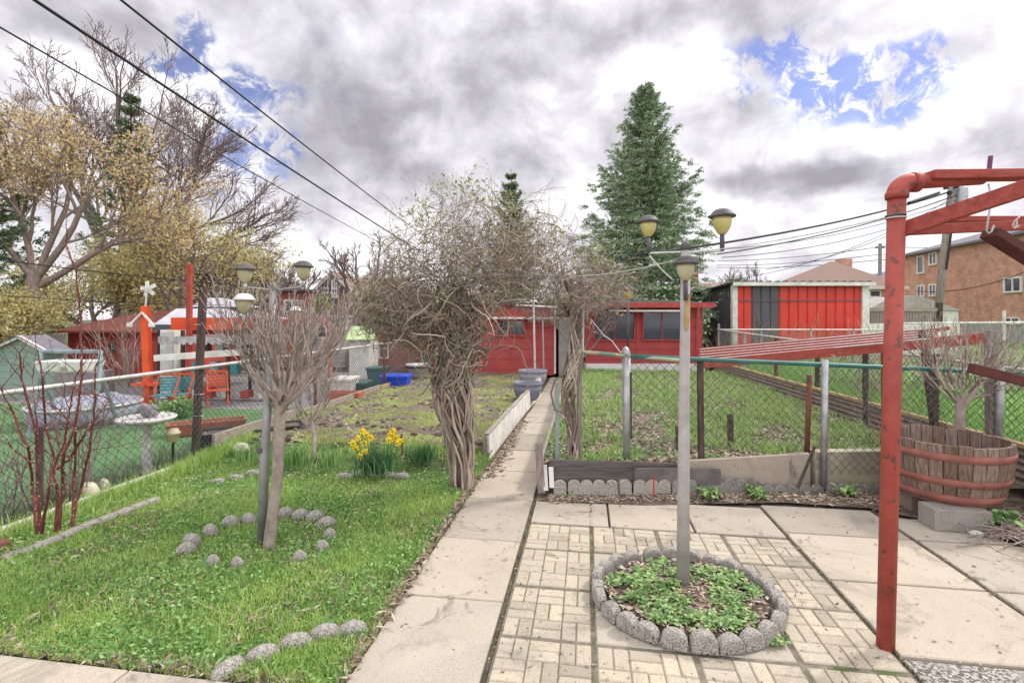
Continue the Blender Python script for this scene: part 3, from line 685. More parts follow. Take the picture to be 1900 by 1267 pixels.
# ================================================================= buildings
def glassmat():
    m = bpy.data.materials.new('window_glass'); m.use_nodes = True; b = m.node_tree.nodes['Principled BSDF']
    b.inputs['Base Color'].default_value = (.055,.065,.085,1); b.inputs['Roughness'].default_value = .08; b.inputs['Specular IOR Level'].default_value = .8
    return m
M_GLASS = glassmat()
def siding(name, c1, c2, rows=.12, vert=False):
    if name in MATS: return MATS[name]
    m = bpy.data.materials.new(name); m.use_nodes = True; MATS[name] = m
    k = NT(m.node_tree); b = k.n['Principled BSDF']; co = k.node('ShaderNodeTexCoord').outputs['Object']
    s = k.node('ShaderNodeSeparateXYZ'); k.link(co, s.inputs[0])
    t = s.outputs[2] if not vert else k.m('ADD', s.outputs[0], s.outputs[1])
    fr = k.m('FRACT', k.m('DIVIDE', t, rows)); line = k.m('LESS_THAN', fr, .07)
    col = k.ramp(k.noise(co, 3, 6, .65), [(.35, c2), (.65, c1)])
    k.link(k.mix(k.m('MULTIPLY', line, .55), col, tuple(x*.3 for x in c2)), b.inputs['Base Color']); b.inputs['Roughness'].default_value = .75
    bn = k.node('ShaderNodeBump', i_Strength=.6, i_Distance=.02); k.link(fr, bn.inputs['Height']); k.link(bn.outputs[0], b.inputs['Normal'])
    return m
M_REDS = siding('red_siding', (.45,.068,.062), (.35,.052,.052), .30)
M_REDS2 = siding('red_lap_siding', (.56,.08,.065), (.38,.055,.05), .13)
M_REDT = mat('red_trim', (.46,.075,.07), (.35,.055,.055), 6, .6, .2)
M_SHING = mat('brown_shingle', (.30,.205,.165), (.21,.145,.12), 12, .9, .5, 30)
M_SHINGR = mat('red_brown_shingle', (.36,.13,.10), (.26,.09,.075), 12, .9, .5, 30)
M_SHINGG = mat('grey_shingle', (.22,.21,.23), (.14,.135,.15), 12, .9, .5, 30)
M_DROOF = mat('dark_roof_edge', (.06,.055,.055), (.035,.03,.03), 6, .8, .2)
def window(parent, x0, x1, z0, z1, y, fw=.05, m=None, mull=1, dep=.06, hb=0, ax='x', sgn=-1):
    """window in a wall; ax x: wall faces -y; ax y: wall faces -x at x=y"""
    m = m or M_WHITEP; mb = MB()
    def bx(a0,a1,c0,c1,d0,d1,mb_):
        lo, hi = sorted((y+sgn*d0, y+sgn*d1))
        if ax == 'x': mb_.box(a0,a1,lo,hi,c0,c1)
        else: mb_.box(lo,hi,a0,a1,c0,c1)
    bx(x0,x1,z0,z0+fw,.002,dep,mb); bx(x0,x1,z1-fw,z1,.002,dep,mb)
    bx(x0,x0+fw,z0+fw,z1-fw,.002,dep,mb); bx(x1-fw,x1,z0+fw,z1-fw,.002,dep,mb)
    for i in range(mull):
        xm = x0+(x1-x0)*(i+1)/(mull+1); bx(xm-fw*.35,xm+fw*.35,z0+fw,z1-fw,.002,dep*.8,mb)
    for i in range(hb):
        zm = z0+(z1-z0)*(i+1)/(hb+1); bx(x0+fw,x1-fw,zm-fw*.3,zm+fw*.3,.003,dep*.7,mb)
    w = mb.build('window', m, parent)
    mb = MB(); bx(x0+fw*.8,x1-fw*.8,z0+fw*.8,z1-fw*.8,.001,dep*.35,mb); mb.build('pane', M_GLASS, w)
    return w
# ---- red garden shed at the end of the path
YS = 14.3
def X(px, Y): return (px-950)/F*Y
def Z(py, Y): return CAMH-(py-HZ)/F*Y
sh = thing('garden_shed', 'long low red garden shed with wide windows at the end of the path', 'shed', (X(1090,YS),YS,.2))
xL, xD0, xD1, xR = X(800,YS), X(1028,YS), X(1086,YS), X(1296,YS)
zt = Z(566,YS)
MB().box(xL,xD0,YS,YS+3.2,.05,zt).build('wall', M_REDS, sh)
MB().box(xD1,xR,YS-.3,YS+3.2,.42,zt).build('wall', M_REDS, sh)
MB().box(xD1-.02,xR+.06,YS-.36,YS+3.1,.1,.415).build('foundation', mat('whitewash', (.80,.79,.76), (.66,.64,.6), 3, .8, .2), sh)
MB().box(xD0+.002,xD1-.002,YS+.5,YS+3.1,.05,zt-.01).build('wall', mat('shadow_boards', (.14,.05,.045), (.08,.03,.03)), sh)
MB().box(X(1037,YS),X(1084,YS),YS+.04,YS+.08,.05,Z(588,YS)).build('door', mat('beige_door', (.38,.35,.315), (.28,.255,.23), 4), sh)
MB().box(xD0-.0,xD0+.05,YS-.03,YS+.03,.1,zt-.02).build('door_frame', M_WHITEP, sh)
MB().box(xL-.1,xD1+.4,YS-.15,YS+3.4,zt+.002,zt+.06).build('roof', M_DROOF, sh)
mb = MB(); mb.hexa([(xD1-.15,YS-.75,zt-.02),(xR+.12,YS-.75,zt-.02),(xR+.12,YS+3.5,zt+.22),(xD1-.15,YS+3.5,zt+.22)], [(xD1-.15,YS-.75,zt+.03),(xR+.12,YS-.75,zt+.03),(xR+.12,YS+3.5,zt+.28),(xD1-.15,YS+3.5,zt+.28)])
mb.build('roof', M_DROOF, sh)
MB().box(xD1-.18,xR+.15,YS-.80,YS-.755,zt-.09,zt+.05).build('fascia', M_REDT, sh)
MB().box(X(1128,YS-.5),X(1268,YS-.5),YS-.74,YS-.32,zt-.2,zt-.15).build('awning', M_WHITEP, sh)
MB().box(X(905,YS),X(1035,YS),YS-.3,YS-.002,Z(590,YS)-.03,Z(590,YS)+.03).build('awning', M_WHITEP, sh)
yb = YS-.3
window(sh, X(1101,yb), X(1178,yb), Z(632,yb), Z(580,yb), yb, .035, M_REDT, 1)
window(sh, X(1191,yb), X(1264,yb), Z(632,yb), Z(578,yb), yb, .035, M_REDT, 1)
window(sh, X(920,YS), X(975,YS), Z(624,YS), Z(593,YS), YS, .05, M_REDT, 1)
for px in (1088, 1183, 1293): MB().box(X(px,yb)-.035,X(px,yb)+.035,yb-.02,yb-.001,.42,zt-.22).build('corner_board', M_REDT, sh)
MB().tube([(X(1296,13.5),13.5,.1),(X(1296,13.5),13.5,zt-.05)], .03, 8).build('porch_post', M_REDT, sh)
# ---- red and black corrugated garage
YG = 18.0
ga = thing('metal_garage', 'red and black corrugated metal garage with white corner trim', 'garage', (X(1480,YG),YG,.4))
gx0, gx1 = X(1362,YG), X(1606,YG); zg = Z(527,YG)
def corr(x0, x1, y, z0, z1, pitch, mb, dep=.05, ax='x'):
    n = max(1, int(round((x1-x0)/pitch))); w = (x1-x0)/n
    prof = []
    for i in range(n):
        a = x0+i*w; prof += [(a,0),(a+w*.08,dep),(a+w*.16,0)]
    prof.append((x1,0))
    vs = []
    for a, d in prof:
        for z_ in (z0, z1): vs.append((a, y-d, z_) if ax == 'x' else (y-d, a, z_))
    mb.add(vs, [(2*i,2*i+2,2*i+3,2*i+1) for i in range(len(prof)-1)])
M_RMET = mat('red_sheet', (.68,.045,.025), (.55,.035,.02), 1.5, .45, .05, spec=.5, c3=(.5,.05,.04), f3=(.6,.7), s3=1)
M_KMET = mat('black_sheet', (.105,.095,.11), (.07,.065,.08), 1.5, .45, .05, spec=.5)
MB().box(gx0+.07,gx1-.07,YG+.02,YG+6.5,.3,zg-.05).build('wall', M_KMET, ga)
xa, xb_ = X(1394,YG), X(1445,YG)
for a, b, m in ((gx0+.04,xa,M_RMET),(xa,xb_,M_KMET),(xb_,gx1-.1,M_RMET)):
    mb = MB(); corr(a, b, YG, .4, zg, .33, mb); mb.build('panel', m, ga)
mb = MB(); 
for i in range(18):
    y0 = YG+i*.36; mb.box(gx0-.0,gx0+.06,y0,y0+.05,.4,zg-.06)
mb.box(gx0+.03,gx0+.055,YG,YG+6.5,.4,zg-.1); mb.build('side_panel', M_KMET, ga)
MB().box(gx0-.08,gx0+.10,YG-.07,YG+.1,.4,zg).build('corner_trim', M_WHITEP, ga)
MB().box(gx1-.17,gx1+.08,YG-.09,YG+.1,.4,zg).build('corner_trim', M_WHITEP, ga)
mb = MB(); mb.hexa([(gx0-.15,YG-.25,zg),(gx1+.15,YG-.25,zg),(gx1+.15,YG+7,zg-.35),(gx0-.15,YG+7,zg-.35)], [(gx0-.15,YG-.25,zg+.06),(gx1+.15,YG-.25,zg+.06),(gx1+.15,YG+7,zg-.29),(gx0-.15,YG+7,zg-.29)])
rf_ = mb.build('roof', M_DROOF, ga)
mb = MB()
for i in range(17):
    x_ = gx0+(gx1-gx0)*i/16; mb.beam((x_,YG-.27,zg+.08), (x_,YG+6.9,zg-.27), .05,.05)
mb.build('roof_rib', M_KMET, rf_)
MB().box(gx0-.16,gx1+.16,YG-.30,YG-.255,zg-.08,zg+.05).build('gutter', M_WHITEP, ga)
MB().box(gx0+.1,gx1-.2,YG-.055,YG-.05,zg-.62,zg-.58).build('rail', M_KMET, ga)
# ---- brick apartment house, right
M_BR = brickmat('orange_brick', (.64,.30,.19), (.50,.21,.135), (.56,.48,.41), .23, .078)
bh = thing('brick_house', 'two storey orange brick house with shingled roof at the far right', 'house', (27.2,34.4,.4))
n1 = Vector((27.2,34.4,0)); dr = Vector((-.15,-1,0)).normalized(); sd_ = Vector((1,-.15,0)).normalized()
Lw, Ww, He = 17, 10, 6.05
def bpnt(a, b, z_): return n1+dr*a+sd_*b+Vector((0,0,z_))
mb = MB(); mb.hexa([bpnt(0,0,1.5),bpnt(Lw,0,1.5),bpnt(Lw,Ww,1.5),bpnt(0,Ww,1.5)][::-1], [bpnt(0,0,He),bpnt(Lw,0,He),bpnt(Lw,Ww,He),bpnt(0,Ww,He)][::-1]); mb.build('wall', M_BR, bh)
mb = MB(); mb.hexa([bpnt(0,-.02,.3),bpnt(Lw,-.02,.3),bpnt(Lw,Ww,.3),bpnt(0,Ww,.3)][::-1], [bpnt(0,-.02,1.5),bpnt(Lw,-.02,1.5),bpnt(Lw,Ww,1.5),bpnt(0,Ww,1.5)][::-1]); mb.build('foundation', mat('grey_foundation', (.38,.38,.42), (.30,.30,.33), 2), bh)
e = .4; mb = MB(); mb.add([bpnt(-e,-e,He-.02),bpnt(Lw+e,-e,He-.02),bpnt(Lw+e,Ww+e,He-.02),bpnt(-e,Ww+e,He-.02),bpnt(Ww/2,Ww/2,He+1.7),bpnt(Lw-Ww/2,Ww/2,He+1.7),
      bpnt(-e,-e,He-.15),bpnt(Lw+e,-e,He-.15),bpnt(Lw+e,Ww+e,He-.15),bpnt(-e,Ww+e,He-.15)], [(0,4,5,1),(1,5,2),(2,5,4,3),(3,4,0),(0,1,7,6),(3,0,6,9),(6,7,8,9)])
rr = mb.build('roof', M_SHINGG, bh)
MB().tube([bpnt(4.5,2.6,He+.75),bpnt(4.5,2.6,He+1.2)], .14, 8).build('vent', M_BLACKM, rr)
def bwin(a0, a1, z0, z1, mull=1):
    mb = MB(); f_ = .09
    def bar(p, q_, r0, r1, d): mb.hexa([bpnt(p,-d,r0),bpnt(q_,-d,r0),bpnt(q_,-.003,r0),bpnt(p,-.003,r0)], [bpnt(p,-d,r1),bpnt(q_,-d,r1),bpnt(q_,-.003,r1),bpnt(p,-.003,r1)])
    bar(a0,a1,z0,z0+f_,.1); bar(a0,a1,z1-f_,z1,.08); bar(a0,a0+f_,z0+f_,z1-f_,.08); bar(a1-f_,a1,z0+f_,z1-f_,.08)
    for i in range(mull): c = a0+(a1-a0)*(i+1)/(mull+1); bar(c-.04,c+.04,z0+f_,z1-f_,.07)
    w = mb.build('window', M_WHITEP, bh); mb2 = MB()
    mb2.hexa([bpnt(a0+.06,-.03,z0+.06),bpnt(a1-.06,-.03,z0+.06),bpnt(a1-.06,-.002,z0+.06),bpnt(a0+.06,-.002,z0+.06)], [bpnt(a0+.06,-.03,z1-.06),bpnt(a1-.06,-.03,z1-.06),bpnt(a1-.06,-.002,z1-.06),bpnt(a0+.06,-.002,z1-.06)])
    mb2.build('pane', M_GLASS, w)
def a_of(px):   # distance along the wall seen at pixel column px
    t = (px-950)/F; return (27.2-t*34.4)/(.15-t)*1.011
def zw(px, py):
    a = a_of(px); y_ = 34.4-a/1.011; return CAMH-(py-HZ)/F*y_
for x0_, x1_, y0_, y1_, mu in ((1703,1716,474,508,0),(1725,1740,468,492,1),(1703,1717,529,551,1),(1725,1739,527,550,1),(1864,1898,514,543,1),(1905,1935,440,470,1)):
    bwin(a_of(x0_), a_of(x1_), zw((x0_+x1_)/2,y1_), zw((x0_+x1_)/2,y0_), mu)
bwin(a_of(1862), a_of(1895), zw(1880,602), zw(1880,588), 1)
# ---- bungalow with hip roof between
def hiphouse(name, label, px0, px1, Y, zeave, zpk, pxpk, depth, mw, mr, zb=0, ridge=.3, chim=None, cat='house'):
    x0, x1 = X(px0,Y), X(px1,Y); h = thing(name, label, cat, ((x0+x1)/2,Y,zb)); e = .3
    MB().box(x0,x1,Y,Y+depth,zb,zeave).build('wall', mw, h); xp = X(pxpk,Y+depth/2); rl = (x1-x0)*ridge/2
    mb = MB(); mb.add([(x0-e,Y-e,zeave),(x1+e,Y-e,zeave),(x1+e,Y+depth+e,zeave),(x0-e,Y+depth+e,zeave),(xp-rl,Y+depth/2,zpk),(xp+rl,Y+depth/2,zpk),
        (x0-e,Y-e,zeave-.15),(x1+e,Y-e,zeave-.15),(x1+e,Y+depth+e,zeave-.15),(x0-e,Y+depth+e,zeave-.15)],
        [(0,1,5,4),(1,2,5),(2,3,4,5),(3,0,4),(6,7,1,0),(7,8,2,1),(9,6,0,3),(9,8,7,6)]); r_ = mb.build('roof', mr, h)
    MB().box(x0-e-.02,x1+e+.02,Y-e-.05,Y-e-.005,zeave-.16,zeave+.01).build('gutter', M_WHITEP, h)
    if chim: cx, cz = chim; MB().box(cx-.35,cx+.35,Y+depth/2+.3,Y+depth/2+.9,zpk-1.2,cz).build('chimney', M_BR, r_)
    return h
hh = hiphouse('bungalow', 'brick bungalow with brown hip roof behind the corrugated garage', 1478, 1668, 29, Z(532,29), 5.2, 1545, 3.6, M_BR, M_SHING, .3, .05, chim=(X(1573,31),Z(480,31)))
window(hh, X(1612,29), X(1634,29), Z(552,29), Z(538,29), 29, .08, M_WHITEP, 0)
hiphouse('far_house', 'grey roofed house glimpsed behind the brown bungalow roof', 1618, 1760, 44, Z(518,44), Z(492,44), 1690, 6, M_BR, M_SHINGG, .3, .3)
hiphouse('low_house', 'low brown roofed house behind the big spruce', 1225, 1440, 34, Z(535,34), Z(519,34), 1330, 6, M_BR, M_SHING, .0, .6, chim=(X(1290,37),Z(500,37)))
# white shed, wooden fence, white panels right
ws = thing('white_shed', 'small white shed roof peeking over the board fence on the right', 'shed', (X(1700,22),22,.4))
MB().box(X(1610,22),X(1778,22),22,25,.4,Z(575,22)).build('wall', M_WHITEP, ws)
mb = MB(); mb.prism([(X(1608,22),Z(574,22)),(X(1782,22),Z(576,22)),(X(1700,22),Z(548,22)),(X(1650,22),Z(552,22))], (0,3.2,0), (0,21.9,0), (1,0,0), (0,0,1)); mb.build('roof', mat('beige_roof', (.48,.44,.40), (.36,.33,.3)), ws)
wfn = thing('board_fence', 'weathered grey board fence beyond the right neighbour lawn', 'fence', (X(1660,19),19,.44))
mb = MB()
for i in range(22):
    x_ = X(1610,19)+i*.115; mb.box(x_,x_+.10,19,19.025,.9,Z(573,19)+rnd.uniform(-.02,.02))
mb.build('boards', M_WWOOD, wfn); MB().box(X(1608,19),X(1742,19),18.96,18.995,Z(578,19),Z(571,19)).build('top_rail', M_WWOODH, wfn)
for px in (1607,1742): MB().box(X(px,19)-.07,X(px,19)+.07,18.9,19.05,.44,Z(562,19)).build('post', M_DWOOD, wfn)
wp = thing('panel_fence', 'low white panel fence behind the right neighbour lawn', 'fence', (X(1670,17),17,.44))
mb = MB()
for i in range(6): x_ = X(1600,17)+i*.56; mb.box(x_,x_+.54,17,17.05,.44,Z(600,17))
mb.build('panel', M_WHITEP, wp)
# tall hedge tangle in front of white panels handled with plants
# ---- left neighbour: sheds, gazebo, houses
rs = thing('red_shed', 'dark red shed with red-brown shingled roof in the left yard', 'shed', (X(230,14),14,0))
x0, x1 = X(126,14), X(338,14); ze = Z(613,14)
MB().box(x0,x1,14,17,-.1,ze).build('wall', M_REDS2, rs)
mb = MB(); mb.add([(x0-.2,13.7,ze),(x1+.2,13.7,ze),(x1+.1,15.4,Z(577,15.4)),(x0+1.2,15.4,Z(577,15.4)),(x1+.2,17.3,ze),(x0-.2,17.3,ze),(x0-.2,13.7,ze-.06),(x1+.2,13.7,ze-.06)], [(0,1,2,3),(3,2,4,5),(0,3,5),(1,4,2),(6,7,1,0)]); mb.build('roof', M_SHINGR, rs)
window(rs, X(198,14), X(222,14), Z(658,14), Z(632,14), 14, .05, M_REDT, 0, hb=1)
MB().box(x1-.55,x1-.05,13.96,13.998,-.05,Z(625,14)).build('door', mat('maroon_door', (.2,.03,.04), (.13,.02,.03)), rs)
gs = thing('green_shed', 'pale green garden shed with white gable trim at the far left', 'shed', (X(40,10.5),10.5,0))
x0, x1 = X(-30,10.5), X(80,10.5); zk = Z(627,10.5); ze = Z(650,10.5)
M_GRS = siding('green_siding', (.27,.36,.30), (.21,.29,.24), .14)
xm = X(42,10.5)
MB().prism([(x0,-.1),(x1,-.1),(x1,ze),(xm,zk),(x0,ze-.1)], (0,.5,0), (0,10.5,0), (1,0,0), (0,0,1)).build('wall', M_GRS, gs)
mb = MB(); mb.beam((xm,10.42,zk+.03),(x1+.15,10.42,ze-.03), .05,.07); mb.beam((xm,10.42,zk+.03),(x0-.15,10.42,ze-.14), .05,.07); mb.build('gable_trim', M_WHITEP, gs)
mb = MB(); mb.add([(xm,10.35,zk+.05),(x1+.2,10.35,ze-.02),(x1+.15,11.05,ze-.02),(xm,11.05,zk+.05)], [(0,1,2,3)]); mb.add([(xm,10.35,zk+.05),(x0-.2,10.35,ze-.12),(x0-.2,11.05,ze-.12),(xm,11.05,zk+.05)], [(3,2,1,0)]); mb.build('roof', M_SHINGG, gs)
ls = thing('lean_to', 'low grey shingled lean-to between the green and red sheds', 'shed', (X(100,12.5),12.5,0))
MB().box(X(60,12.5),X(120,12.9),12.6,12.9,-.1,Z(644,12.5)).build('wall', mat('grey_green_wall', (.2,.23,.22)), ls)
MB().add([(X(50,12.5),12.4,Z(643,12.5)),(X(125,12.5),12.4,Z(640,12.5)),(X(124,13.4),13.4,Z(620,13.4)),(X(50,13.4),13.4,Z(621,13.4))], [(0,1,2,3)]).build('roof', mat('worn_shingle', (.2,.19,.175), (.13,.12,.11), 9), ls)
gz = thing('gazebo', 'grey canopy gazebo with red beams in the left yard', 'gazebo', (X(380,12),12,0))
M_CANV = mat('grey_canvas', (.50,.50,.55), (.38,.38,.43), 3, .7, .2)
cx0, cx1, cz = X(284,11), X(470,11), Z(602,11)
mb = MB(); mb.add([(cx0,11,cz),(cx1,11,cz),(cx1,14,cz),(cx0,14,cz),(X(352,12.5),12,Z(573,12.5)),(X(440,12.5),12,Z(573,12.5)),(X(352,12.5),13,Z(573,12.5)),(X(440,12.5),13,Z(573,12.5))], [(0,1,5,4),(1,2,7,5),(2,3,6,7),(3,0,4,6),(4,5,7,6)]); mb.build('canopy', M_CANV, gz)
mb = MB(); mb.add([(X(352,12),12,Z(569,12)),(X(448,12),12,Z(569,12)),(X(448,12),13,Z(569,12)),(X(352,12),13,Z(569,12)),(X(392,12.5),12.4,Z(553,12.5)),(X(420,12.5),12.4,Z(553,12.5))], [(0,1,5,4),(1,2,5),(2,3,4,5),(3,0,4)]); mb.build('vent_roof', M_CANV, gz)
MB().box(cx0,cx1,10.97,11.0,cz-.13,cz+.0).build('valance', mat('dark_valance', (.10,.10,.11)), gz)
for x_ in (cx0+.1,cx1-.1,): MB().tube([(x_,11.05,0),(x_,11.05,cz)], .035, 8).build('post', M_BLACKM, gz)
MB().box(X(320,9.8),X(470,9.8),9.75,9.8,Z(612,9.8)+.0,Z(589,9.8)).build('beam', mat('orange_red_paint', (.78,.11,.03), (.64,.08,.022), 3, .6, .1), gz)
M_ORED = MATS['orange_red_paint']
o = MB().beam((X(350,9.6),9.6,0), (X(352,9.6),9.6,Z(490,9.6)), .08,.08).build('red_post', mat('rust_red_paint', (.42,.07,.045), (.3,.045,.03), 5), origin=(X(351,9.6),9.6,0)); tag(o, 'tall rusty red square post in front of the gazebo', 'post')
# red pergola frame behind the left shrub
pg = thing('pipe_pergola', 'dark red pipe frame standing behind the left vase shrub', 'frame', (X(560,10.5),10.5,0))
MB().tube([A(380,596,10.5),A(500,596,10.5),A(596,594,10.5)], .05, 8).build('beam', M_REDP, pg)
for px in (612,536): MB().tube([A(px,700,10.5),A(px,612,10.5),A(px-4,600,10.5),A(px-16,594,10.5)], .06, 8).build('leg', M_REDP, pg)
# house with white gable trim
gh = thing('gabled_house', 'dark shingled house with white trimmed gable behind the left fence', 'house', (X(616,38),38,0))
Y = 38; mb = MB(); mb.prism([(X(576,Y),0),(X(660,Y),0),(X(660,Y),Z(551,Y)),(X(616,Y),Z(510,Y)),(X(576,Y),Z(549,Y))], (0,9,0), (0,Y,0), (1,0,0), (0,0,1)); mb.build('wall', mat('purple_brown_shingle', (.16,.12,.12), (.10,.075,.08), 9), gh)
mb = MB(); ap = (X(616,Y),Y-.1,Z(506,Y))
mb.beam(ap, (X(572,Y),Y-.1,Z(551,Y)), .15,.2); mb.beam(ap, (X(666,Y),Y-.1,Z(553,Y)), .15,.2); mb.build('gable_trim', M_WHITEP, gh)
mb = MB(); mb.add([(ap[0],Y-.2,ap[2]+.15),(X(668,Y),Y-.2,Z(552,Y)),(X(668,Y),Y+9,Z(552,Y)),(ap[0],Y+9,ap[2]+.15)], [(0,1,2,3)]); mb.add([(ap[0],Y-.2,ap[2]+.15),(X(570,Y),Y-.2,Z(551,Y)),(X(570,Y),Y+9,Z(551,Y)),(ap[0],Y+9,ap[2]+.15)], [(3,2,1,0)]); mb.build('roof', M_SHING, gh)
window(gh, X(597,Y), X(610,Y), Z(545,Y), Z(533,Y), Y, .12, M_WHITEP, 1); window(gh, X(615,Y), X(626,Y), Z(553,Y), Z(519,Y), Y, .12, M_WHITEP, 1, hb=3)
gh2 = hiphouse('long_house', 'long brown roofed house right of the white trimmed gable', 640, 800, 40, Z(548,40), Z(508,40), 700, 8, mat('brown_brick', (.2,.12,.1), (.13,.08,.07), 5), M_SHING, 0, .6)
dk = thing('dark_house', 'large dark brown house half hidden by the left budding trees', 'house', (X(410,26),26,0))
MB().box(X(215,26),X(500,26),26,28,0,Z(508,26)).build('wall', brickmat('dark_brick', (.10,.075,.08), (.07,.05,.055), (.12,.1,.1)), dk)
mb = MB(); mb.add([(X(205,26),25.7,Z(508,26)),(X(505,26),25.7,Z(508,26)),(X(505,27),27,Z(478,27)),(X(240,27),27,Z(476,27)),(X(510,28.3),28.3,Z(508,28)),(X(205,28),28.3,Z(508,28))], [(0,1,2,3),(3,2,4,5),(0,3,5),(1,4,2)]); mb.build('roof', mat('dark_shingle', (.10,.085,.09), (.06,.05,.055), 9), dk)
for a, b in ((300,322),(395,425),(460,480)): window(dk, X(a,26), X(b,26), Z(560,26), Z(530,26), 26, .08, M_WHITEP, 1)
rh = thing('red_house', 'dull red low building between the gazebo and the gabled house', 'building', (X(560,20),20,0))
MB().box(X(500,20),X(574,20),20,20.6,0,Z(540,20)).build('wall', mat('dull_brick_red', (.32,.13,.10), (.2,.09,.08), 5), rh)
MB().box(X(495,20),X(578,20),19.8,20.8,Z(540,20),Z(537,20)).build('roof', M_SHINGG, rh)
window(rh, X(528,20), X(556,20), Z(580,20), Z(556,20), 20, .06, M_WHITEP, 1)
lb_ = thing('low_building', 'pale brick outbuilding behind the left vase shrub', 'building', (X(600,17),17,0))
MB().box(X(470,17),X(640,17),17,17.5,0,Z(590,17)).build('wall', brickmat('pale_brick', (.52,.48,.45), (.42,.38,.36), (.25,.22,.2), .5, .16), lb_)
MB().box(X(465,17),X(644,17),16.8,17.6,Z(590,17),Z(584,17)).build('roof', mat('grey_board_roof', (.4,.38,.37)), lb_)
window(lb_, X(588,17), X(607,17), Z(628,17), Z(600,17), 17, .05, M_WHITEP, 0, hb=1)
wsh = thing('white_shed', 'white shed with pale green roof beyond the left fence', 'shed', (X(672,14),14,0))
MB().box(X(648,14),X(684,14),14,15.0,-.05,Z(632,14)).build('wall', M_WHITEP, wsh)
mb = MB(); mb.hexa([(X(645,14),13.8,Z(631,14)),(X(703,14),13.8,Z(631,14)),(X(690,15.2),15.2,Z(607,15.2)),(X(648,15.2),15.2,Z(607,15.2))], [(X(645,14),13.8,Z(629,14)),(X(703,14),13.8,Z(629,14)),(X(690,15.2),15.2,Z(605,15.2)),(X(648,15.2),15.2,Z(605,15.2))]); mb.build('roof', mat('pale_green_roof', (.42,.52,.28), (.32,.42,.22), 5), wsh)
rbd = thing('brick_outbuilding', 'dark red outbuilding wall behind the vine on the left', 'building', (X(760,16),16.5,0))
MB().box(X(694,16.5),X(878,16.5),16.5,19.5,-.05,Z(600,16.5)).build('wall', mat('rust_boards', (.42,.15,.10), (.22,.12,.10), 6, stretch=(3,3,.5)), rbd)
MB().box(X(690,16.5),X(882,16.5),16.3,19.7,Z(600,16.5),Z(596,16.5)).build('roof', M_DROOF, rbd)
window(rbd, X(703,16.5), X(722,16.5), Z(665,16.5), Z(636,16.5), 16.5, .05, M_WHITEP, 0)
# ================================================================= lamp posts
def lamp_head(parent, c, s=1.0, cap=M_CAPM, shade=M_SHADE, stem=M_CAPM, stemlen=.12):
    """c = underside centre of the cap"""
    c = Vector(c)
    st = MB().tube([(c.x,c.y,c.z-.145*s-stemlen),(c.x,c.y,c.z-.135*s)], .0175*s, 10).build('lamp_stem', stem, parent, smooth=True)
    MB().lathe([(.088*s,-.006),(.102*s,-.004),(.104*s,.006*s),(.088*s,.016*s),(.080*s,.032*s),(.058*s,.052*s),(.025*s,.062*s),(0,.064*s)], c, 24).build('lamp_cap', cap, st, smooth=True)
    MB().lathe([(.0,-.142*s),(.026*s,-.14*s),(.038*s,-.126*s),(.062*s,-.085*s),(.071*s,-.045*s),(.074*s,-.006*s)], c, 24).build('lamp_shade', shade, st, smooth=True)
    return st
# central lamp post
YL = 3.10
cl = thing('lamp_post', 'grey pipe lamp post rising from the central round bed with three yellow lamps', 'lamp post', A(1269,1098,YL))
MB().tube([A(1267,1100,YL),A(1269,800,YL),A(1271,610,YL),A(1272,465,YL)], [.040,.034,.030,.028], 16).build('pole', mat('lamp_pole_paint', (.50,.47,.45), (.36,.33,.32), 6, .55, .3, 40, c3=(.24,.2,.17), f3=(.62,.7), s3=7), cl, smooth=True)
MB().lathe([(.046,0),(.050,.03),(.042,.10),(.036,.11)], A(1267,1098,YL)-Vector((0,0,.03)), 14).build('base_collar', M_DBOARD, cl, smooth=True)
t = A(1272,468,YL); MB().lathe([(.020,0),(.030,.012),(.034,.028),(.030,.05),(.018,.064),(.009,.07),(0,.074)], t, 14).build('finial', M_CAPM, cl, smooth=True)
MB().beam(A(1274,610,YL-.04), A(1276,545,YL-.04), .024,.02).build('wooden_splint', mat('peeled_splint', (.50,.36,.16), (.36,.2,.09), 9, .9, .5), cl)
MB().tube([A(1203,470,YL),A(1272,467,YL),A(1340,466,YL)], .006, 8).build('cross_arm', M_ROPE, cl)
lamp_head(cl, A(1203,412,YL), .66, stemlen=.10); lamp_head(cl, A(1340,402,YL), .79, stemlen=.10)
lamp_head(cl, A(1272,489,YL-.06), .74, shade=M_SHADEP, stemlen=.12)
# slim lamp behind
YB = 5.9
sl = thing('lamp_post', 'slim black and grey garden lamp post behind the fence, one yellow lamp', 'lamp post', A(1165,850,YB))
MB().tube([A(1166,858,YB),A(1166,655,YB)], .024, 10).build('pole', M_GALV, sl, smooth=True)
lamp_head(sl, A(1165,538,YB), .80, stemlen=.62)
# left lamp post
YP = 3.74
ll = thing('lamp_post', 'leaning grey steel lamp post with bulb finial beside the left vase shrub', 'lamp post', A(487,1008,YP))
MB().tube([A(486,1010,YP),A(491,850,YP),A(500,680,YP),A(508,540,YP)], [.036,.034,.028,.026], 14).build('pole', M_GALV, ll, smooth=True)
t = A(508,541,YP); MB().lathe([(.022,0),(.031,.015),(.030,.035),(.018,.058),(.005,.068),(0,.07)], t, 14).build('finial', mat('grey_finial', (.30,.29,.30), (.2,.19,.2)), ll, smooth=True)
MB().tube([A(486.5,838,YP),A(486.6,830,YP)], .039, 14).build('clamp', M_DBOARD, ll)
MB().tube([A(455,532,YP),A(508,538,YP),A(563,532,YP)], .006, 8).build('cross_arm', M_GALV, ll)
lamp_head(ll, A(455,500,YP), .72, shade=M_SHADEP, stem=M_GALVL, stemlen=.05); lamp_head(ll, A(563,495,YP), .72, shade=M_SHADEP, stem=M_GALV, stemlen=.05)
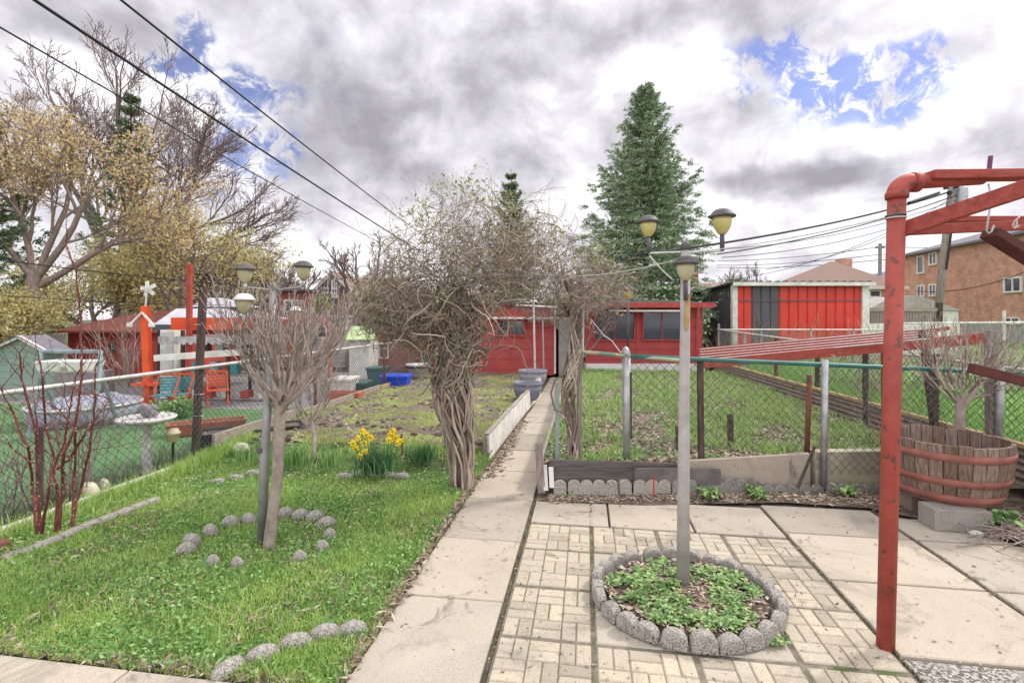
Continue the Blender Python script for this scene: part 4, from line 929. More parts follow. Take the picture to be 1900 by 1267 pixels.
lamp_head(ll, A(453,556,YP-.1), .74, cap=M_WHITEP, shade=M_SHADEP, stem=M_GALVL, stemlen=.06); lamp_head(ll, A(549,576,YP+.15), .52, cap=M_WHITEP, shade=M_SHADEP, stem=M_GALVL, stemlen=.06)
MB().tube([A(453,606,YP-.1),A(503,640,YP),A(549,612,YP+.15)], .006, 8).build('cross_arm', M_GALV, ll)
# ================================================================= red clothesline frame (foreground right)
YR = 2.56
fr = thing('clothesline', 'red painted pipe and timber clothesline frame in the right foreground', 'frame', A(1643,1200,YR))
pb = A(1643,1200,YR); ptop = A(1664,362,YR); pts = [pb, ptop]
MB().tube(pts, .0405, 20).build('post', M_REDP, fr, smooth=True)
MB().lathe([(.050,-.02),(.052,0),(.050,.012),(.046,.018)], ptop, 20).build('pipe_collar', M_REDP, fr, smooth=True)
el_ = [ptop+Vector((0,0,.0))]
for k in range(1, 8):
    a = R(90*k/7); el_.append(ptop+Vector((.075*(1-math.cos(a)), 0, .065*math.sin(a))))
MB().tube(el_, .046, 18).build('elbow', M_REDP, fr, smooth=True)
e0 = el_[-1]
MB().tube([e0-Vector((.002,0,0)), e0+Vector((.035,0,0))], .050, 18).build('pipe_collar', M_REDP, fr, smooth=True)
MB().tube([e0, A(1822,330,YR)], .036, 18).build('top_pipe', M_REDP, fr, smooth=True)
MB().beam(A(1722,327,YR-.02), A(2150,322,YR-.02), .09,.045).build('top_beam', M_REDW, fr, bevel=.004)
MB().beam(A(1672,427,YR+.02), A(1960,330,YR-.42), .038,.075).build('diagonal_beam', M_REDW, fr, bevel=.004)
MB().beam(A(1672,428,YR+.05), A(2150,408,YR+.35), .038,.052).build('lower_beam', M_REDW, fr, bevel=.004)
MB().beam(A(1760,408,YR+.3), A(2150,408,YR+.5), .09,.03).build('lower_beam', M_REDW, fr, bevel=.004)
MB().tube([(3.36,2.56,0),(3.34,2.56,2.46)], .0405, 20).build('post', M_REDP, fr, smooth=True)
MB().beam(A(1836,432,YR-.1), A(2150,626,YR), .085,.045).build('brace', M_REDD, fr, bevel=.004)
bl = MB().tube([A(1834,330,YR-.03),A(1838,290,YR-.03)], .010, 8).build('bolt', mat('purple_bolt', (.2,.08,.16)), fr)
MB().lathe([(.02,0),(.02,.012),(.012,.014)], A(1834,322,YR-.03), 8).build('washer', MATS['purple_bolt'], bl)
hk = [A(1834,342,YR-.05)]+[A(x_,y_,YR-.12) for x_,y_ in ((1838,360),(1837,385),(1832,415),(1830,428),(1834,433),(1840,430),(1844,418))]
MB().tube(hk, .0042, 6).build('hook', M_GALVL, fr, smooth=True)
MB().tube([A(1892,402,YR),A(1883,410,YR),A(1878,418,YR),A(1882,424,YR),A(1888,420,YR),A(1886,408,YR)], .003, 6).build('rope_loop', M_ROPE, fr, smooth=True)
for yy, m in ((405,M_ROPE),(400,M_GREENP)):
    c = A(1662,yy,YR); MB().tube([(c.x+.044*math.cos(a), c.y+.044*math.sin(a), c.z) for a in np.linspace(0,6.28,13)], .004, 5).build('tie_rope', m, fr)
o = MB().beam(A(1802,683,2.6), A(2150,770,2.54), .05,.05).build('red_beam', M_REDD, origin=A(1802,683,2.6), bevel=.004); tag(o, 'dark red timber entering low from the right frame edge, behind the barrel', 'beam')
# second frame: long red trellis lying on posts
tr = thing('clothesline_rack', 'long low red timber clothesline rack stretching right above the green fence pipe', 'rack', (3.4,6.1,1.3))
MB().beam(A(1300,676,6.9), A(1840,626,5.15), .045,.115).build('front_beam', M_REDW, tr, bevel=.004)
MB().beam(A(1296,648,9.5), A(1762,609,6.6), .05,.05).build('rear_beam', M_REDW, tr, bevel=.004)
for i in range(4):
    MB().beam(A(1298,651+i*5,9.2-.5*i), A(1742-i*4,612+i*5,6.5-.3*i), .07,.045).build('slat', M_REDW, tr)
o = None
for i in range(5):
    a = A(1299,648+i*5,9.2-.5*i); b = A(1742-i*4,608+i*5,6.5-.3*i); c = a.lerp(b,.5); c.z -= .0
    MB().tube([a,c,b], .010, 5).build('clothes_line', M_ROPE, tr)
# arbor bars above the path
ab = thing('arbor_frame', 'thin steel arbor frame spanning the path beneath the big vine', 'arbor', (-.4,5.0,0))
MB().tube([A(858,902,4.97),A(850,620,4.97),A(848,510,4.97)], .02, 8).build('pole', M_GALV, ab)
MB().tube([A(845,510,4.97),A(1036,512,5.0)], .013, 8).build('cross_bar', M_GALVL, ab)
MB().tube([A(1035,512,5.0),A(1062,500,5.05)], .012, 8).build('cross_bar', M_GALVL, ab)
MB().tube([A(1080,660,5.08),A(1082,510,5.08)], .02, 8).build('pole', M_GALVL, ab)
MB().beam(A(1076,857,5.07), A(1074,500,5.07), .045,.045).build('wooden_post', M_WWOOD, ab)
MB().beam(A(1034,855,5.0), A(1034,712,5.0), .04,.03).build('stake', mat('blue_green_stake', (.30,.36,.33), (.22,.27,.25)), ab)
# T clothes poles before the shed
tp_ = thing('clothes_pole', 'thin white T-shaped steel pole in front of the red shed', 'pole', A(992,702,12.2))
MB().tube([A(993,702,12.2),A(990,562,12.2)], .026, 8).build('pole', M_GALVL, tp_)
MB().tube([A(957,566,12.2),A(1036,570,12.2)], .02, 8).build('cross_bar', M_WHITEP, tp_)
MB().tube([A(985,560,12.2),A(950,535,12.2)], .015, 6).build('stay', M_GALVL, tp_)
o = MB().tube([A(1009,690,12.6),A(1007,594,12.6)], .02, 8).build('steel_pole', M_GALV, origin=A(1009,690,12.6)); tag(o, 'plain thin grey pole right of the T-shaped pole', 'pole')
# ================================================================= utility poles and cables
up = thing('utility_pole', 'leaning weathered utility pole before the orange brick house', 'utility pole', A(1738,632,21))
MB().tube([A(1735,650,21),A(1748,500,21),A(1766,345,21)], [.15,.14,.12], 12).build('pole', mat('pole_wood', (.34,.29,.25), (.19,.155,.13), 5, .9, .6, 20, stretch=(5,5,.5)), up, smooth=True)
MB().lathe([(.0,0),(.22,.0),(.24,.1),(.24,.75),(.2,.85),(0,.88)], A(1783,385,21), 12).build('transformer', M_GALV, up, smooth=True)
MB().tube([A(1756,500,20.8),A(1772,380,20.8)], .04, 6).build('conduit', M_BLACKM, up)
for i, (px, py) in enumerate(((1755,352),(1775,350),(1762,362))): MB().lathe([(.0,0),(.09,.02),(.09,.16),(0,.18)], A(px,py,20.8), 8).build('insulator', M_BLACKM, up)
up2 = thing('utility_pole', 'distant thin utility pole seen left of the red pipe post', 'utility pole', A(1632,560,45))
MB().tube([A(1632,600,45),A(1633,452,45)], [.17,.14], 8).build('pole', M_WWOOD, up2); MB().box(A(1625,0,45).x,A(1640,0,45).x,44.9,45.1,Z(461,45),Z(457,45)).build('cross_arm', M_WWOOD, up2)
def cable(label, p0, p1, sag, r, m=M_CABLE, name='power_cable', group=None, n=24, rside=None):
    p0 = Vector(p0); p1 = Vector(p1); pts = []
    for i in range(n+1):
        t = i/n; p = p0.lerp(p1, t); p.z -= sag*4*t*(1-t); pts.append(p)
    o = MB().tube(pts, r, 6).build(name, m, origin=p0, smooth=True); return tag(o, label, 'cable', group)
cable('upper overhead cable crossing the left sky to the vine top', A(205,-15,4.2), A(790,440,17), .05, .011)
cable('thick middle overhead cable crossing the left sky toward the vine', A(42,-14,3.6), A(800,478,17), .05, .013)
cable('lowest overhead cable crossing the left sky through the bare tree', A(-40,28,4.0), A(720,458,17), .05, .008)
cable('lone cable running left through the budding trees at lamp height', A(-30,478,9), A(640,540,13), .1, .012)
cable('thin lower wire over the red shed roof', A(-30,545,9), A(420,566,11), .05, .008)
H1 = A(1762,356,21)
cable('thickest service cable from the leaning utility pole over the central lamps', H1, A(1170,475,12), .25, .035)
cable('black sleeve splice hanging on the thick service cable', A(1686,377,18.6), A(1742,358,20.3), .0, .06, name='cable_splice')
for i, (pa_, Ya, pb_, Yb, s_, r_) in enumerate((((1775,362),21,(1330,472),16,.25,.022),((1770,372),21,(1345,462),17,.35,.012),((1772,378),21,(1340,478),15,.4,.012),((1780,368),21,(1420,500),20,.5,.012),((1770,366),21,(1345,520),22,.6,.012))):
    cable(['thick lower','upper thin','middle thin','steeper thin','lowest steep'][i]+' service wire fanning left from the leaning utility pole', A(*pa_,Ya), A(*pb_,Yb), s_, r_)
for i, y_ in enumerate((462,476,486)):
    cable(['upper','middle','lower'][i]+' distant line from the thin far utility pole toward the bungalow', A(1634,y_-4,45), A(1330,y_+22-6*i,60), .3, .03)
    cable(['upper','middle','lower'][i]+' distant line leaving the thin far pole to the right', A(1632,y_-4,45), A(2000,y_-18,40), .3, .03)
cable('drooping line on the brick house wall', A(1700,540,23), A(1905,503,20.5), .3, .018)
cable('white rope with loop hanging from the lamp cross arm', A(1205,474,3.1), A(1250,520,3.1), .01, .0045, M_ROPE, 'rope', n=8)
cable('blue white rope tied from red pipe post to the lamp post', A(1650,402,2.6), A(1272,470,3.08), .02, .0035, M_ROPE, 'rope')
cable('thin pale rope from the lamp post left into the vine', A(1272,478,3.1), A(1060,512,4.6), .03, .003, M_ROPE, 'rope')
o = MB().tube([A(1096,592,5.2),A(1120,622,5.2),A(1135,632,5.2),A(1150,652,5.15),A(1164,660,5.05)], .006, 6).build('rope', M_ROPE, origin=A(1096,592,5.2)); tag(o, 'knotted white rope slanting down to the capped steel post', 'rope')

# ================================================================= barrel planter on blocks
bc = G(1757,985); bc = Vector((3.80,4.36,.17))
ba = thing('barrel_planter', 'half wooden barrel planter with rusty red hoops on concrete blocks', 'planter', bc)
NST = 30; hB = .50
def br_(t): return .365+.085*math.sin(min(t*1.25,1)*math.pi/2)-.0*t
st_m = []
for k in range(NST):
    a0 = 2*math.pi*k/NST+.008; a1 = 2*math.pi*(k+1)/NST-.008; mb = MB(); hj = hB+rnd.uniform(-.012,.006)
    rows = 6; vs = []
    for i in range(rows+1):
        t = i/rows
        for a, dr_ in ((a0,0),(a1,0),(a1,-.028),(a0,-.028)):
            r_ = br_(t)+dr_; vs.append((bc.x+r_*math.cos(a), bc.y+r_*math.sin(a), bc.z+hj*t))
    fs = [(i*4+j, i*4+(j+1)%4, (i+1)*4+(j+1)%4, (i+1)*4+j) for i in range(rows) for j in range(4)]+[(3,2,1,0),(rows*4,rows*4+1,rows*4+2,rows*4+3)]
    mb.add(vs, fs); st_m.append(mb)
allm = MB()
for mb in st_m: allm.add(mb.v, mb.f)
M_STAVE = island('barrel_stave', [(0,(.20,.14,.105)),(.5,(.31,.225,.18)),(1,(.40,.31,.26))], .9)
k = NT(M_STAVE.node_tree); b_ = k.n['Principled BSDF']; co_ = k.node('ShaderNodeTexCoord').outputs['Object']; mp_ = k.node('ShaderNodeMapping'); k.link(co_, mp_.inputs[0]); mp_.inputs['Scale'].default_value = (14,14,1.5)
colx = b_.inputs['Base Color'].links[0].from_socket; nz = k.noise(mp_.outputs[0], 5, 6, .7)
k.link(k.mix(k.smooth(nz,.35,.65), colx, (.52,.48,.47), 'MULTIPLY'), b_.inputs['Base Color']); bn_ = k.node('ShaderNodeBump', i_Strength=.8, i_Distance=.01); k.link(nz, bn_.inputs['Height']); k.link(bn_.outputs[0], b_.inputs['Normal'])
allm.build('staves', M_STAVE, ba)
M_HOOP = mat('rusty_hoop', (.34,.13,.10), (.22,.085,.065), 9, .8, .4, 40, c3=(.22,.15,.13), f3=(.6,.7), s3=12)
for t0, t1 in ((.74,.86),(.33,.45),(.03,.17)):
    MB().lathe([(br_(t0)+.001,hB*t0),(br_(t0)+.007,hB*t0),(br_(t1)+.007,hB*t1),(br_(t1)+.001,hB*t1)], bc, 40, close=True).build('hoop', M_HOOP, ba, smooth=True)
MB().lathe([(0,.20),(.40,.20)], bc, 24).build('soil', M_SOIL, ba)
for (px0,px1,py0,py1,Y,lb,m) in ((1735,1832,985,937,4.0,'rough concrete block under the front of the barrel planter',M_EDGE),(1690,1722,950,925,4.4,'brown block under the rear left of the barrel planter',mat('brown_block',(.28,.2,.17)))):
    a = G(px0,py0); w = (px1-px0)/F*a.y
    o = MB().box(0,w,0,.20,.0,.17).build('concrete_block', m, bevel=.006); o.location = a; o.rotation_euler = (0,0,-.12); tag(o, lb, 'block')
o = MB().box(-.1,.12,-.1,.1,0,.17).build('concrete_block', M_EDGE, bevel=.006); o.location = (4.0,4.5,0); tag(o, 'concrete block under the rear right of the barrel planter', 'block')
for px,py,lb in ((1812,993,'white broken stone chip beside the barrel blocks'),(1893,1000,'pale green white stone at the right frame edge')):
    o = MB().lathe([(.04,0),(.045,.02),(.02,.035),(0,.036)], (0,0,0), 6, sx=1.3).build('stone_chip', mat('white_stone', (.7,.68,.63))); o.location = G(px,py); tag(o, lb, 'stone')

# ================================================================= round grey pots
def pot(name, c, r, h, lb, m):
    o = MB().lathe([(r*.62,0),(r*.80,h*.2),(r*.96,h*.55),(r*.97,h*.74),(r*.93,h*.78),(r*.97,h*.84),(r*1.02,h*.93),(r*1.02,h),(r*.93,h),(r*.90,h*.8),(r*.85,h*.6),(0,h*.58)], (0,0,0), 36).build(name, m, smooth=True)
    o.location = c; tag(o, lb, 'planter'); return o
M_POT = mat('grey_plastic', (.19,.20,.245), (.15,.16,.20), 3, .5, .1)
pt_ = pot('round_planter', (G(978,740,.1).x,9.6,.12), .285, .34, 'blue-grey round planter at the white board, nearer of two', M_POT)
pt_ = pot('round_planter', (A(989,700,11.4).x,11.5,.12), .33, .38, 'wide grey tub behind the round planter', mat('grey_tub', (.27,.28,.31), (.2,.21,.24), 3, .5, .1))

# ================================================================= left neighbour's things
# birdbath
bbY = 5.45; bx_, zt_ = A(272,775,bbY).x, A(272,778,bbY).z
bb = thing('birdbath', 'white pedestal birdbath with dark earth in its bowl beyond the left fence', 'birdbath', (bx_,bbY,0))
M_STW = mat('white_stone_paint', (.66,.64,.62), (.48,.46,.45), 9, .8, .3)
MB().lathe([(.085,0),(.09,.03),(.055,.07),(.045,.2),(.042,zt_-.12),(.055,zt_-.07),(.05,zt_-.05)], (bx_,bbY,0), 16).build('pedestal', M_STW, bb, smooth=True)
MB().lathe([(.05,-.06),(.16,-.045),(.26,-.01),(.285,.015),(.275,.03),(.25,.02)], (bx_,bbY,zt_), 28).build('bowl', M_STW, bb, smooth=True)
MB().lathe([(0,.012),(.255,.012)], (bx_,bbY,zt_), 20).build('earth', M_SOIL, bb)
o = MB(); 
for k in range(9): 
    c = Vector((bx_+rnd.uniform(-.04,.07), bbY+rnd.uniform(-.04,.05), zt_+.05+k*.012)); o.lathe([(0,-.04),(.035,-.02),(.045,0),(.03,.03),(0,.045)], c, 8)
o = o.build('stone_ornament', mat('mottled_stone', (.36,.34,.34), (.2,.18,.19), 20), origin=(bx_,bbY,zt_), smooth=True); tag(o, 'lumpy grey stone ornament sitting in the birdbath bowl', 'ornament')
def ground_box(name, px0, px1, pyb, pyt, dep, m, lb, cat, z=0, rot=0, bevel=.01):
    Y = (CAMH-z)*F/(pyb-HZ); x0, x1 = X(px0,Y), X(px1,Y); h = (pyb-pyt)/F*Y
    mb = MB().box(0,x1-x0,0,dep,0,h); o = mb.build(name, m, bevel=bevel); o.location = (x0,Y,z); o.rotation_euler = (0,0,rot); tag(o, lb, cat); return o
def trough(name, p, L, Wt, h, rot, m, lb, fill=M_SOIL):
    t = thing(name, lb, 'planter trough', p); t.rotation_euler = (0,0,rot); OFF[t.name] = (0,0,0)
    a = [(0,0,0),(L,0,0),(L,Wt,0),(0,Wt,0)]; e = .03; b = [(-e,-e,h),(L+e,-e,h),(L+e,Wt+e,h),(-e,Wt+e,h)]; c = [(.0,.0,h),(L,.0,h),(L,Wt,h),(0,Wt,h)]; d = [(.01,.01,h*.8),(L-.01,.01,h*.8),(L-.01,Wt-.01,h*.8),(.01,Wt-.01,h*.8)]
    vs = a+b+c+d; fs = [(3,2,1,0)]
    for o_ in (0,4,8):
        for i in range(4): k_ = (i+1)%4; fs.append((o_+i,o_+k_,o_+4+k_,o_+4+i))
    MB().add(vs, fs).build('box', m, t); MB().add(d, [(0,1,2,3)]).build('soil', fill, t); return t
M_TERRA = mat('terracotta', (.40,.14,.09), (.30,.10,.065), 5, .8, .2)
trough('planter_trough', G(312,812), .95, .28, .17, .52, M_TERRA, 'terracotta planter trough behind the left dark fence post')
trough('planter_trough', G(372,830), 1.25, .40, .16, .52, mat('black_plastic', (.045,.045,.055), (.03,.03,.038), 5, .5), 'long black planter trough against the left fence board')
gl = thing('solar_light', 'small solar garden light with pale shade beside the birdbath', 'garden lamp', G(321,872))
c = G(321,872); hh_ = (872-797)/F*c.y
MB().tube([(c.x,c.y,0),(c.x,c.y,hh_-.1)], .013, 8).build('stem', M_BLACKM, gl)
MB().lathe([(.03,-.11),(.06,-.09),(.065,-.02),(.075,-.015),(.075,0),(.06,.01),(.05,.04),(0,.045)], (c.x,c.y,hh_-.03), 16).build('head', M_SHADEP, gl, smooth=True)
# orange post with propeller
YO = 9.3; op = thing('bird_post', 'bright orange painted post topped by a white whirligig in the left yard', 'post', (X(273,YO),YO,0))
MB().beam((X(276,YO),YO,0), (X(270,YO),YO,Z(568,YO)), .12,.12).build('post', M_ORED, op, bevel=.01)
MB().box(X(252,YO),X(296,YO),YO-.12,YO+.12,.44,.49).build('shelf', M_ORED, op); MB().box(X(256,YO),X(292,YO),YO-.1,YO+.1,.07,.12).build('shelf', M_ORED, op)
for s_ in (-1,1):
    MB().beam((X(270,YO),YO-.09,Z(580,YO)), (X(270+s_*22,YO),YO-.1,Z(603,YO)), .03,.03).build('bracket', M_WHITEP, op)
    MB().lathe([(0,0),(.05,.02),(.05,.09),(0,.1)], (X(270+s_*20,YO),YO-.12,Z(608,YO)), 10).build('insulator', M_WHITEP, op)
wg = thing('whirligig', 'white pinwheel whirligig spinning rod on top of the orange post', 'whirligig', (X(272,YO),YO,Z(568,YO)))
MB().tube([(X(270,YO),YO,Z(569,YO)),(X(273,YO),YO,Z(530,YO))], .015, 6).build('rod', M_WHITEP, wg)
for k in range(5):
    a = k*1.257+.5; c = Vector((X(273,YO),YO,Z(536,YO))); d = Vector((math.cos(a),.25,math.sin(a)))
    MB().beam(c, c+d*.15, .07,.012, up=(0,1,0)).build('blade', M_WHITEP, wg)
# green grill-frame with white bins
wf_ = thing('garden_bench_frame', 'grey-green pipe work frame with white bins hanging in the left yard', 'frame', (X(135,7.4),7.4,0))
M_GGP = mat('grey_green_pipe', (.26,.33,.34), (.18,.24,.25))
for px in (77,187):
    MB().tube([(X(px,7.4),7.4,Z(652,7.4)),(X(px-2,7.2),7.2,Z(700,7.4)),(X(px-12,7.1),7.0,0)], .028, 8).build('leg', M_GGP, wf_); MB().tube([(X(px,7.4),7.4,Z(690,7.4)),(X(px+14,7.6),7.8,0)], .028, 8).build('leg', M_GGP, wf_)
MB().tube([(X(77,7.4),7.4,Z(652,7.4)),(X(187,7.4),7.4,Z(652,7.4))], .03, 8).build('top_bar', M_GGP, wf_)
for a, b, lb in ((78,128,'left white plastic bin on the grey-green frame'),(134,172,'right white plastic bin on the grey-green frame')):
    o = MB().hexa([(X(a+4,7.2),7.1,Z(688,7.2)),(X(b-4,7.2),7.1,Z(688,7.2)),(X(b-4,7.2),7.4,Z(688,7.2)),(X(a+4,7.2),7.4,Z(688,7.2))], [(X(a,7.2),7.05,Z(669,7.2)),(X(b,7.2),7.05,Z(669,7.2)),(X(b,7.2),7.45,Z(669,7.2)),(X(a,7.2),7.45,Z(669,7.2))]).build('plastic_bin', M_WHITEP, origin=(X(a,7.2),7.2,Z(688,7.2)), bevel=.01); tag(o, lb, 'bin')
o = ground_box('work_table', 100, 178, 742, 690, .5, mat('wood_grey_panel', (.25,.22,.22)), 'dim grey wooden cupboard under the pipe frame', 'cupboard')
# bluish covered pool / hammock
pc = thing('paddling_pool', 'round pool under a crumpled blue-grey cover by the left fence', 'pool', (X(160,8.3),8.3,0))
cx_ = X(160,8.3); M_TARP = mat('blue_grey_tarp', (.38,.39,.47), (.22,.23,.29), 3, .6, .9, 5)
MB().lathe([(.72,0),(.75,.12),(.75,.26),(.70,.28)], (cx_,8.3,0), 32).build('wall', M_TARP, pc, smooth=True)
mb = MB(); prof = [(.76,.28),(.65,.30),(.5,.34),(.3,.37),(.15,.39),(0,.40)]; mb.lathe(prof, (0,0,0), 32); mb.v = [(x_+cx_, y_+8.3, z_+.09*mnoise.noise((x_*3,y_*3,0))) for x_,y_,z_ in mb.v]; mb.build('cover', M_TARP, pc, smooth=True)
MB().lathe([(.75,.24),(.78,.26),(.78,.28),(.75,.30)], (cx_,8.3,0), 32, close=True).build('rim', M_GALVL, pc, smooth=True)
# folding chairs
def fchair(px, py, s_, mseat, lb, rot):
    p = G(px, py); t = thing('folding_chair', lb, 'chair', (0,0,0)); OFF[t.name] = (0,0,0)
    for k in range(5): MB().box(-.22,.22,.19,.21,.5+k*.075,.555+k*.075).build('back_slat', mseat, t)
    for k in range(4): MB().box(-.22,.22,-.2+k*.1,-.12+k*.1,.42,.44).build('seat_slat', mseat, t)
    for sx_ in (-.24,.24):
        MB().beam((sx_,.22,.9),(sx_,-.22,0), .03,.03).build('leg', M_ORED, t); MB().beam((sx_,-.2,.43),(sx_,.24,0), .03,.03).build('leg', M_ORED, t)
    MB().box(-.26,.26,.20,.225,.89,.95).build('top_rail', M_ORED, t)
    t.location = p; t.rotation_euler = (0,0,rot); t.scale = (s_,s_,s_); return t
M_TEAL = mat('teal_paint', (.05,.33,.36), (.04,.27,.30))
fchair(306,764,.72,M_TEAL,'teal slatted folding chair with red frame, left of two together',.15)
fchair(334,760,.70,M_TEAL,'teal slatted folding chair right beside the first, nearer the dark post',-.1)
fchair(404,752,.70,M_ORED,'orange red folding chair right of the dark fence post',.6)
# white planks table, shelves under gazebo
o = MB().beam(A(290,664,8.2), A(480,651,8.2), .12,.10).build('white_plank', M_WHITEP, origin=A(290,664,8.2)); tag(o, 'long white painted plank rail across the left yard', 'plank')
tb = thing('storage_rack', 'cluttered dark storage rack under the gazebo valance', 'rack', (X(400,10.2),10.2,0))
for z_, m in ((.5,M_WWOODH),(.95,M_WWOODH),(1.3,M_WWOODH)): MB().box(X(335,10.2),X(500,10.2),10.2,10.7,z_,z_+.04).build('shelf', m, tb)
for px in (336,420,498): MB().box(X(px,10.2),X(px,10.2)+.06,10.18,10.24,0,1.45).build('upright', M_DWOOD, tb)
for i in range(14):
    px = 340+i*11.5; zz_ = (.04,.54,.99)[i%3]; h = rnd.uniform(.15,.32); m = [M_WHITEP, M_TEAL, M_DBOARD, M_REDS2, M_GALV, M_GRS][i%6]
    o = MB().box(X(px,10.2),X(px,10.2)+rnd.uniform(.1,.2),10.22,10.45,zz_,zz_+h).build('storage_box', m, origin=(X(px,10.2),10.3,zz_), bevel=.02)
    tag(o, ['white','teal','dark grey','red','silver','green'][i%6]+' storage box on the '+['floor','lower shelf','middle shelf'][i%3]+' of the rack, '+['far left','left','left of centre','mid left','centre left','just left of centre','centre','just right of centre','centre right','mid right','right of centre','right','far right','rightmost'][i], 'box', 'boxes on the gazebo rack')
wv = thing('white_cabinet', 'tall white cabinet left of the gazebo rack', 'cabinet', (X(310,10.5),10.5,0)); MB().box(X(297,10.5),X(323,10.5),10.5,10.9,0,Z(612,10.5)).build('body', M_WHITEP, wv); MB().box(X(299,10.5),X(321,10.5),10.47,10.499,.1,Z(616,10.5)).build('door', M_GALVL, wv)
sc_ = thing('string_valance', 'scalloped white fringe strip hung between posts in the left yard', 'valance', A(345,628,9.4))
mb = MB(); pl = [(0,.1)]
mb = MB(); xs = [293,480]; a = X(293,9.4); b = X(482,9.4); n = 14; pts_ = []
for i in range(n*6+1):
    t = i/(n*6); pts_.append((a+(b-a)*t, Z(632,9.4)-.05*abs(math.sin(t*n*math.pi))-.03))
poly_ = [(b,Z(624,9.4)),(a,Z(624,9.4))]+pts_
mb.prism(poly_, (0,.012,0), (0,9.4,0), (1,0,0), (0,0,1)); mb.build('fringe', mat('grey_white_fringe', (.52,.49,.50), (.25,.24,.25), 9), sc_)
# items along the left fence further back
def bin_(px0, px1, pyb, pyt, Y, m, lb, lid=None):
    t = thing('storage_bin', lb, 'bin', (X(px0,Y),Y,0)); x0, x1 = X(px0,Y), X(px1,Y); z0, z1 = max(Z(pyb,Y), -.0), Z(pyt,Y)
    MB().hexa([(x0+.05,Y,z0),(x1-.05,Y,z0),(x1-.05,Y+.5,z0),(x0+.05,Y+.5,z0)], [(x0,Y-.03,z1-.06),(x1,Y-.03,z1-.06),(x1,Y+.53,z1-.06),(x0,Y+.53,z1-.06)]).build('body', m, t, bevel=.015)
    MB().box(x0-.02,x1+.02,Y-.06,Y+.56,z1-.06,z1).build('lid', lid or m, t, bevel=.012)
    return t
bin_(704,756,724,697,11.6, mat('blue_plastic', (.02,.09,.62), (.015,.06,.45), 3, .4, 0), 'bright blue plastic bin behind the rusty fence stake')
bin_(680,714,722,682,12.4, mat('dark_green_plastic', (.035,.13,.12), (.025,.1,.09), 3, .4, 0), 'dark green lidded bin left of the blue bin')
bin_(650,678,736,710,10.6, MATS['dark_green_plastic'], 'small green crate with pale rim beyond the fence')
bin_(612,652,742,702,10.2, M_WHITEP, 'white panel box leaning low beyond the fence')
t = trough('planter_trough', (X(606,9.8),9.8,0), .62, .3, .22, 0, mat('orange_brick_paint', (.55,.16,.09), (.42,.12,.07)), 'orange brick coloured trough in front of the white panel box')
wt = thing('round_tub', 'round white and steel tub right of the blue bin', 'tub', (X(775,13),13,0)); MB().lathe([(.2,0),(.30,.35),(.32,.36),(.32,.4),(.28,.38)], (X(775,13),13,Z(703,13)), 20).build('body', M_GALVL, wt, smooth=True); MB().lathe([(.325,.3),(.335,.31),(.335,.33),(.325,.34)], (X(775,13),13,Z(703,13)), 20, close=True).build('band', M_BLACKM, wt, smooth=True)
sc2 = thing('slatted_seat', 'teal slatted seat back next to the rust boards beyond the vine', 'chair', (X(790,14.5),14.5,0))
for k in range(4): MB().box(X(781,14.5),X(798,14.5),14.5,14.53,.12+k*.13,.2+k*.13).build('slat', M_TEAL, sc2)
for px in (781,798): MB().box(X(px,14.5)-.02,X(px,14.5)+.02,14.53,14.57,-.02,.75).build('upright', M_WWOOD, sc2)
# ================================================================= vegetation
M_GRASS = island('grass_blades', [(0,(.16,.26,.05)),(.35,(.38,.56,.14)),(.75,(.60,.78,.25)),(.93,(.76,.86,.38)),(1,(.78,.70,.44))], .6, .45, patch=(.80,.88,.76), pscale=1.6)
M_CLOVER = island('weed_leaves', [(0,(.09,.19,.06)),(.5,(.23,.40,.13)),(1,(.42,.58,.24))], .55, .2, patch=(.66,.82,.7), pscale=2.5)
M_DEBRIS = island('dead_leaf_bits', [(0,(.12,.08,.06)),(.4,(.27,.20,.15)),(.8,(.42,.34,.26)),(1,(.60,.52,.41))], .9)
M_TWIG = island('grey_twigs', [(0,(.17,.13,.11)),(.5,(.34,.27,.235)),(1,(.54,.45,.40))], .9)
M_TWIGD = island('dark_twigs', [(0,(.13,.095,.09)),(.5,(.26,.19,.18)),(1,(.40,.31,.29))], .9)
def mapz(fn, XY): return np.array([fn(float(a), float(b)) for a, b in XY])
def inview(x, y, m=1.0): return (y > 1.9) & (np.abs(x) < y*1.05+m)
def sampleP(n, u0, u1, v0, v1, pw=1.0):
    u = NR.uniform(u0, u1, n); t = NR.uniform(0, 1, n)**pw; v = v0+(v1-v0)*t
    return np.stack([(u+.15*v)/1.0225, (v-.15*u)/1.0225], 1)
def vnoise(XY, s, o=0): return np.array([mnoise.noise((float(a)*s, float(b)*s, o)) for a, b in XY])
XY = sampleP(150000, -4.62, -1.13, 2.125, 6.1, 1.25); XY = XY[inview(XY[:,0], XY[:,1], .7)]
# stones and trunk keep a clearing
n_ = vnoise(XY, 1.4); n2_ = vnoise(XY, 5, 3)
kp = (vnoise(XY, 1.8, 17) < .15) | (NR.uniform(0,1,len(XY)) < .72); XY = XY[kp]; n_ = n_[kp]; n2_ = n2_[kp]
H = (.026+.016*n_+.014*np.clip(n2_,0,1))*NR.uniform(.6,1.5,len(XY)); H = np.clip(H, .012, .09)
lz = .12*np.vectorize(lambda v: sst(v, 4.6, 6.6))(XY[:,1]+.15*XY[:,0])
Xb = np.column_stack([XY, lz-.004])
V, Fq = blades(Xb, H*1.15, NR.uniform(.0022,.0042,len(XY))*(1+XY[:,1]*.10), .75)
tag(MB().raw(V, Fq).build('grass', M_GRASS), 'bright green lawn grass left of the concrete path', 'grass', kind='stuff')
XY = sampleP(34000, -4.6, -1.15, 2.13, 6.05, 1.2); XY = XY[inview(XY[:,0], XY[:,1], .6)]
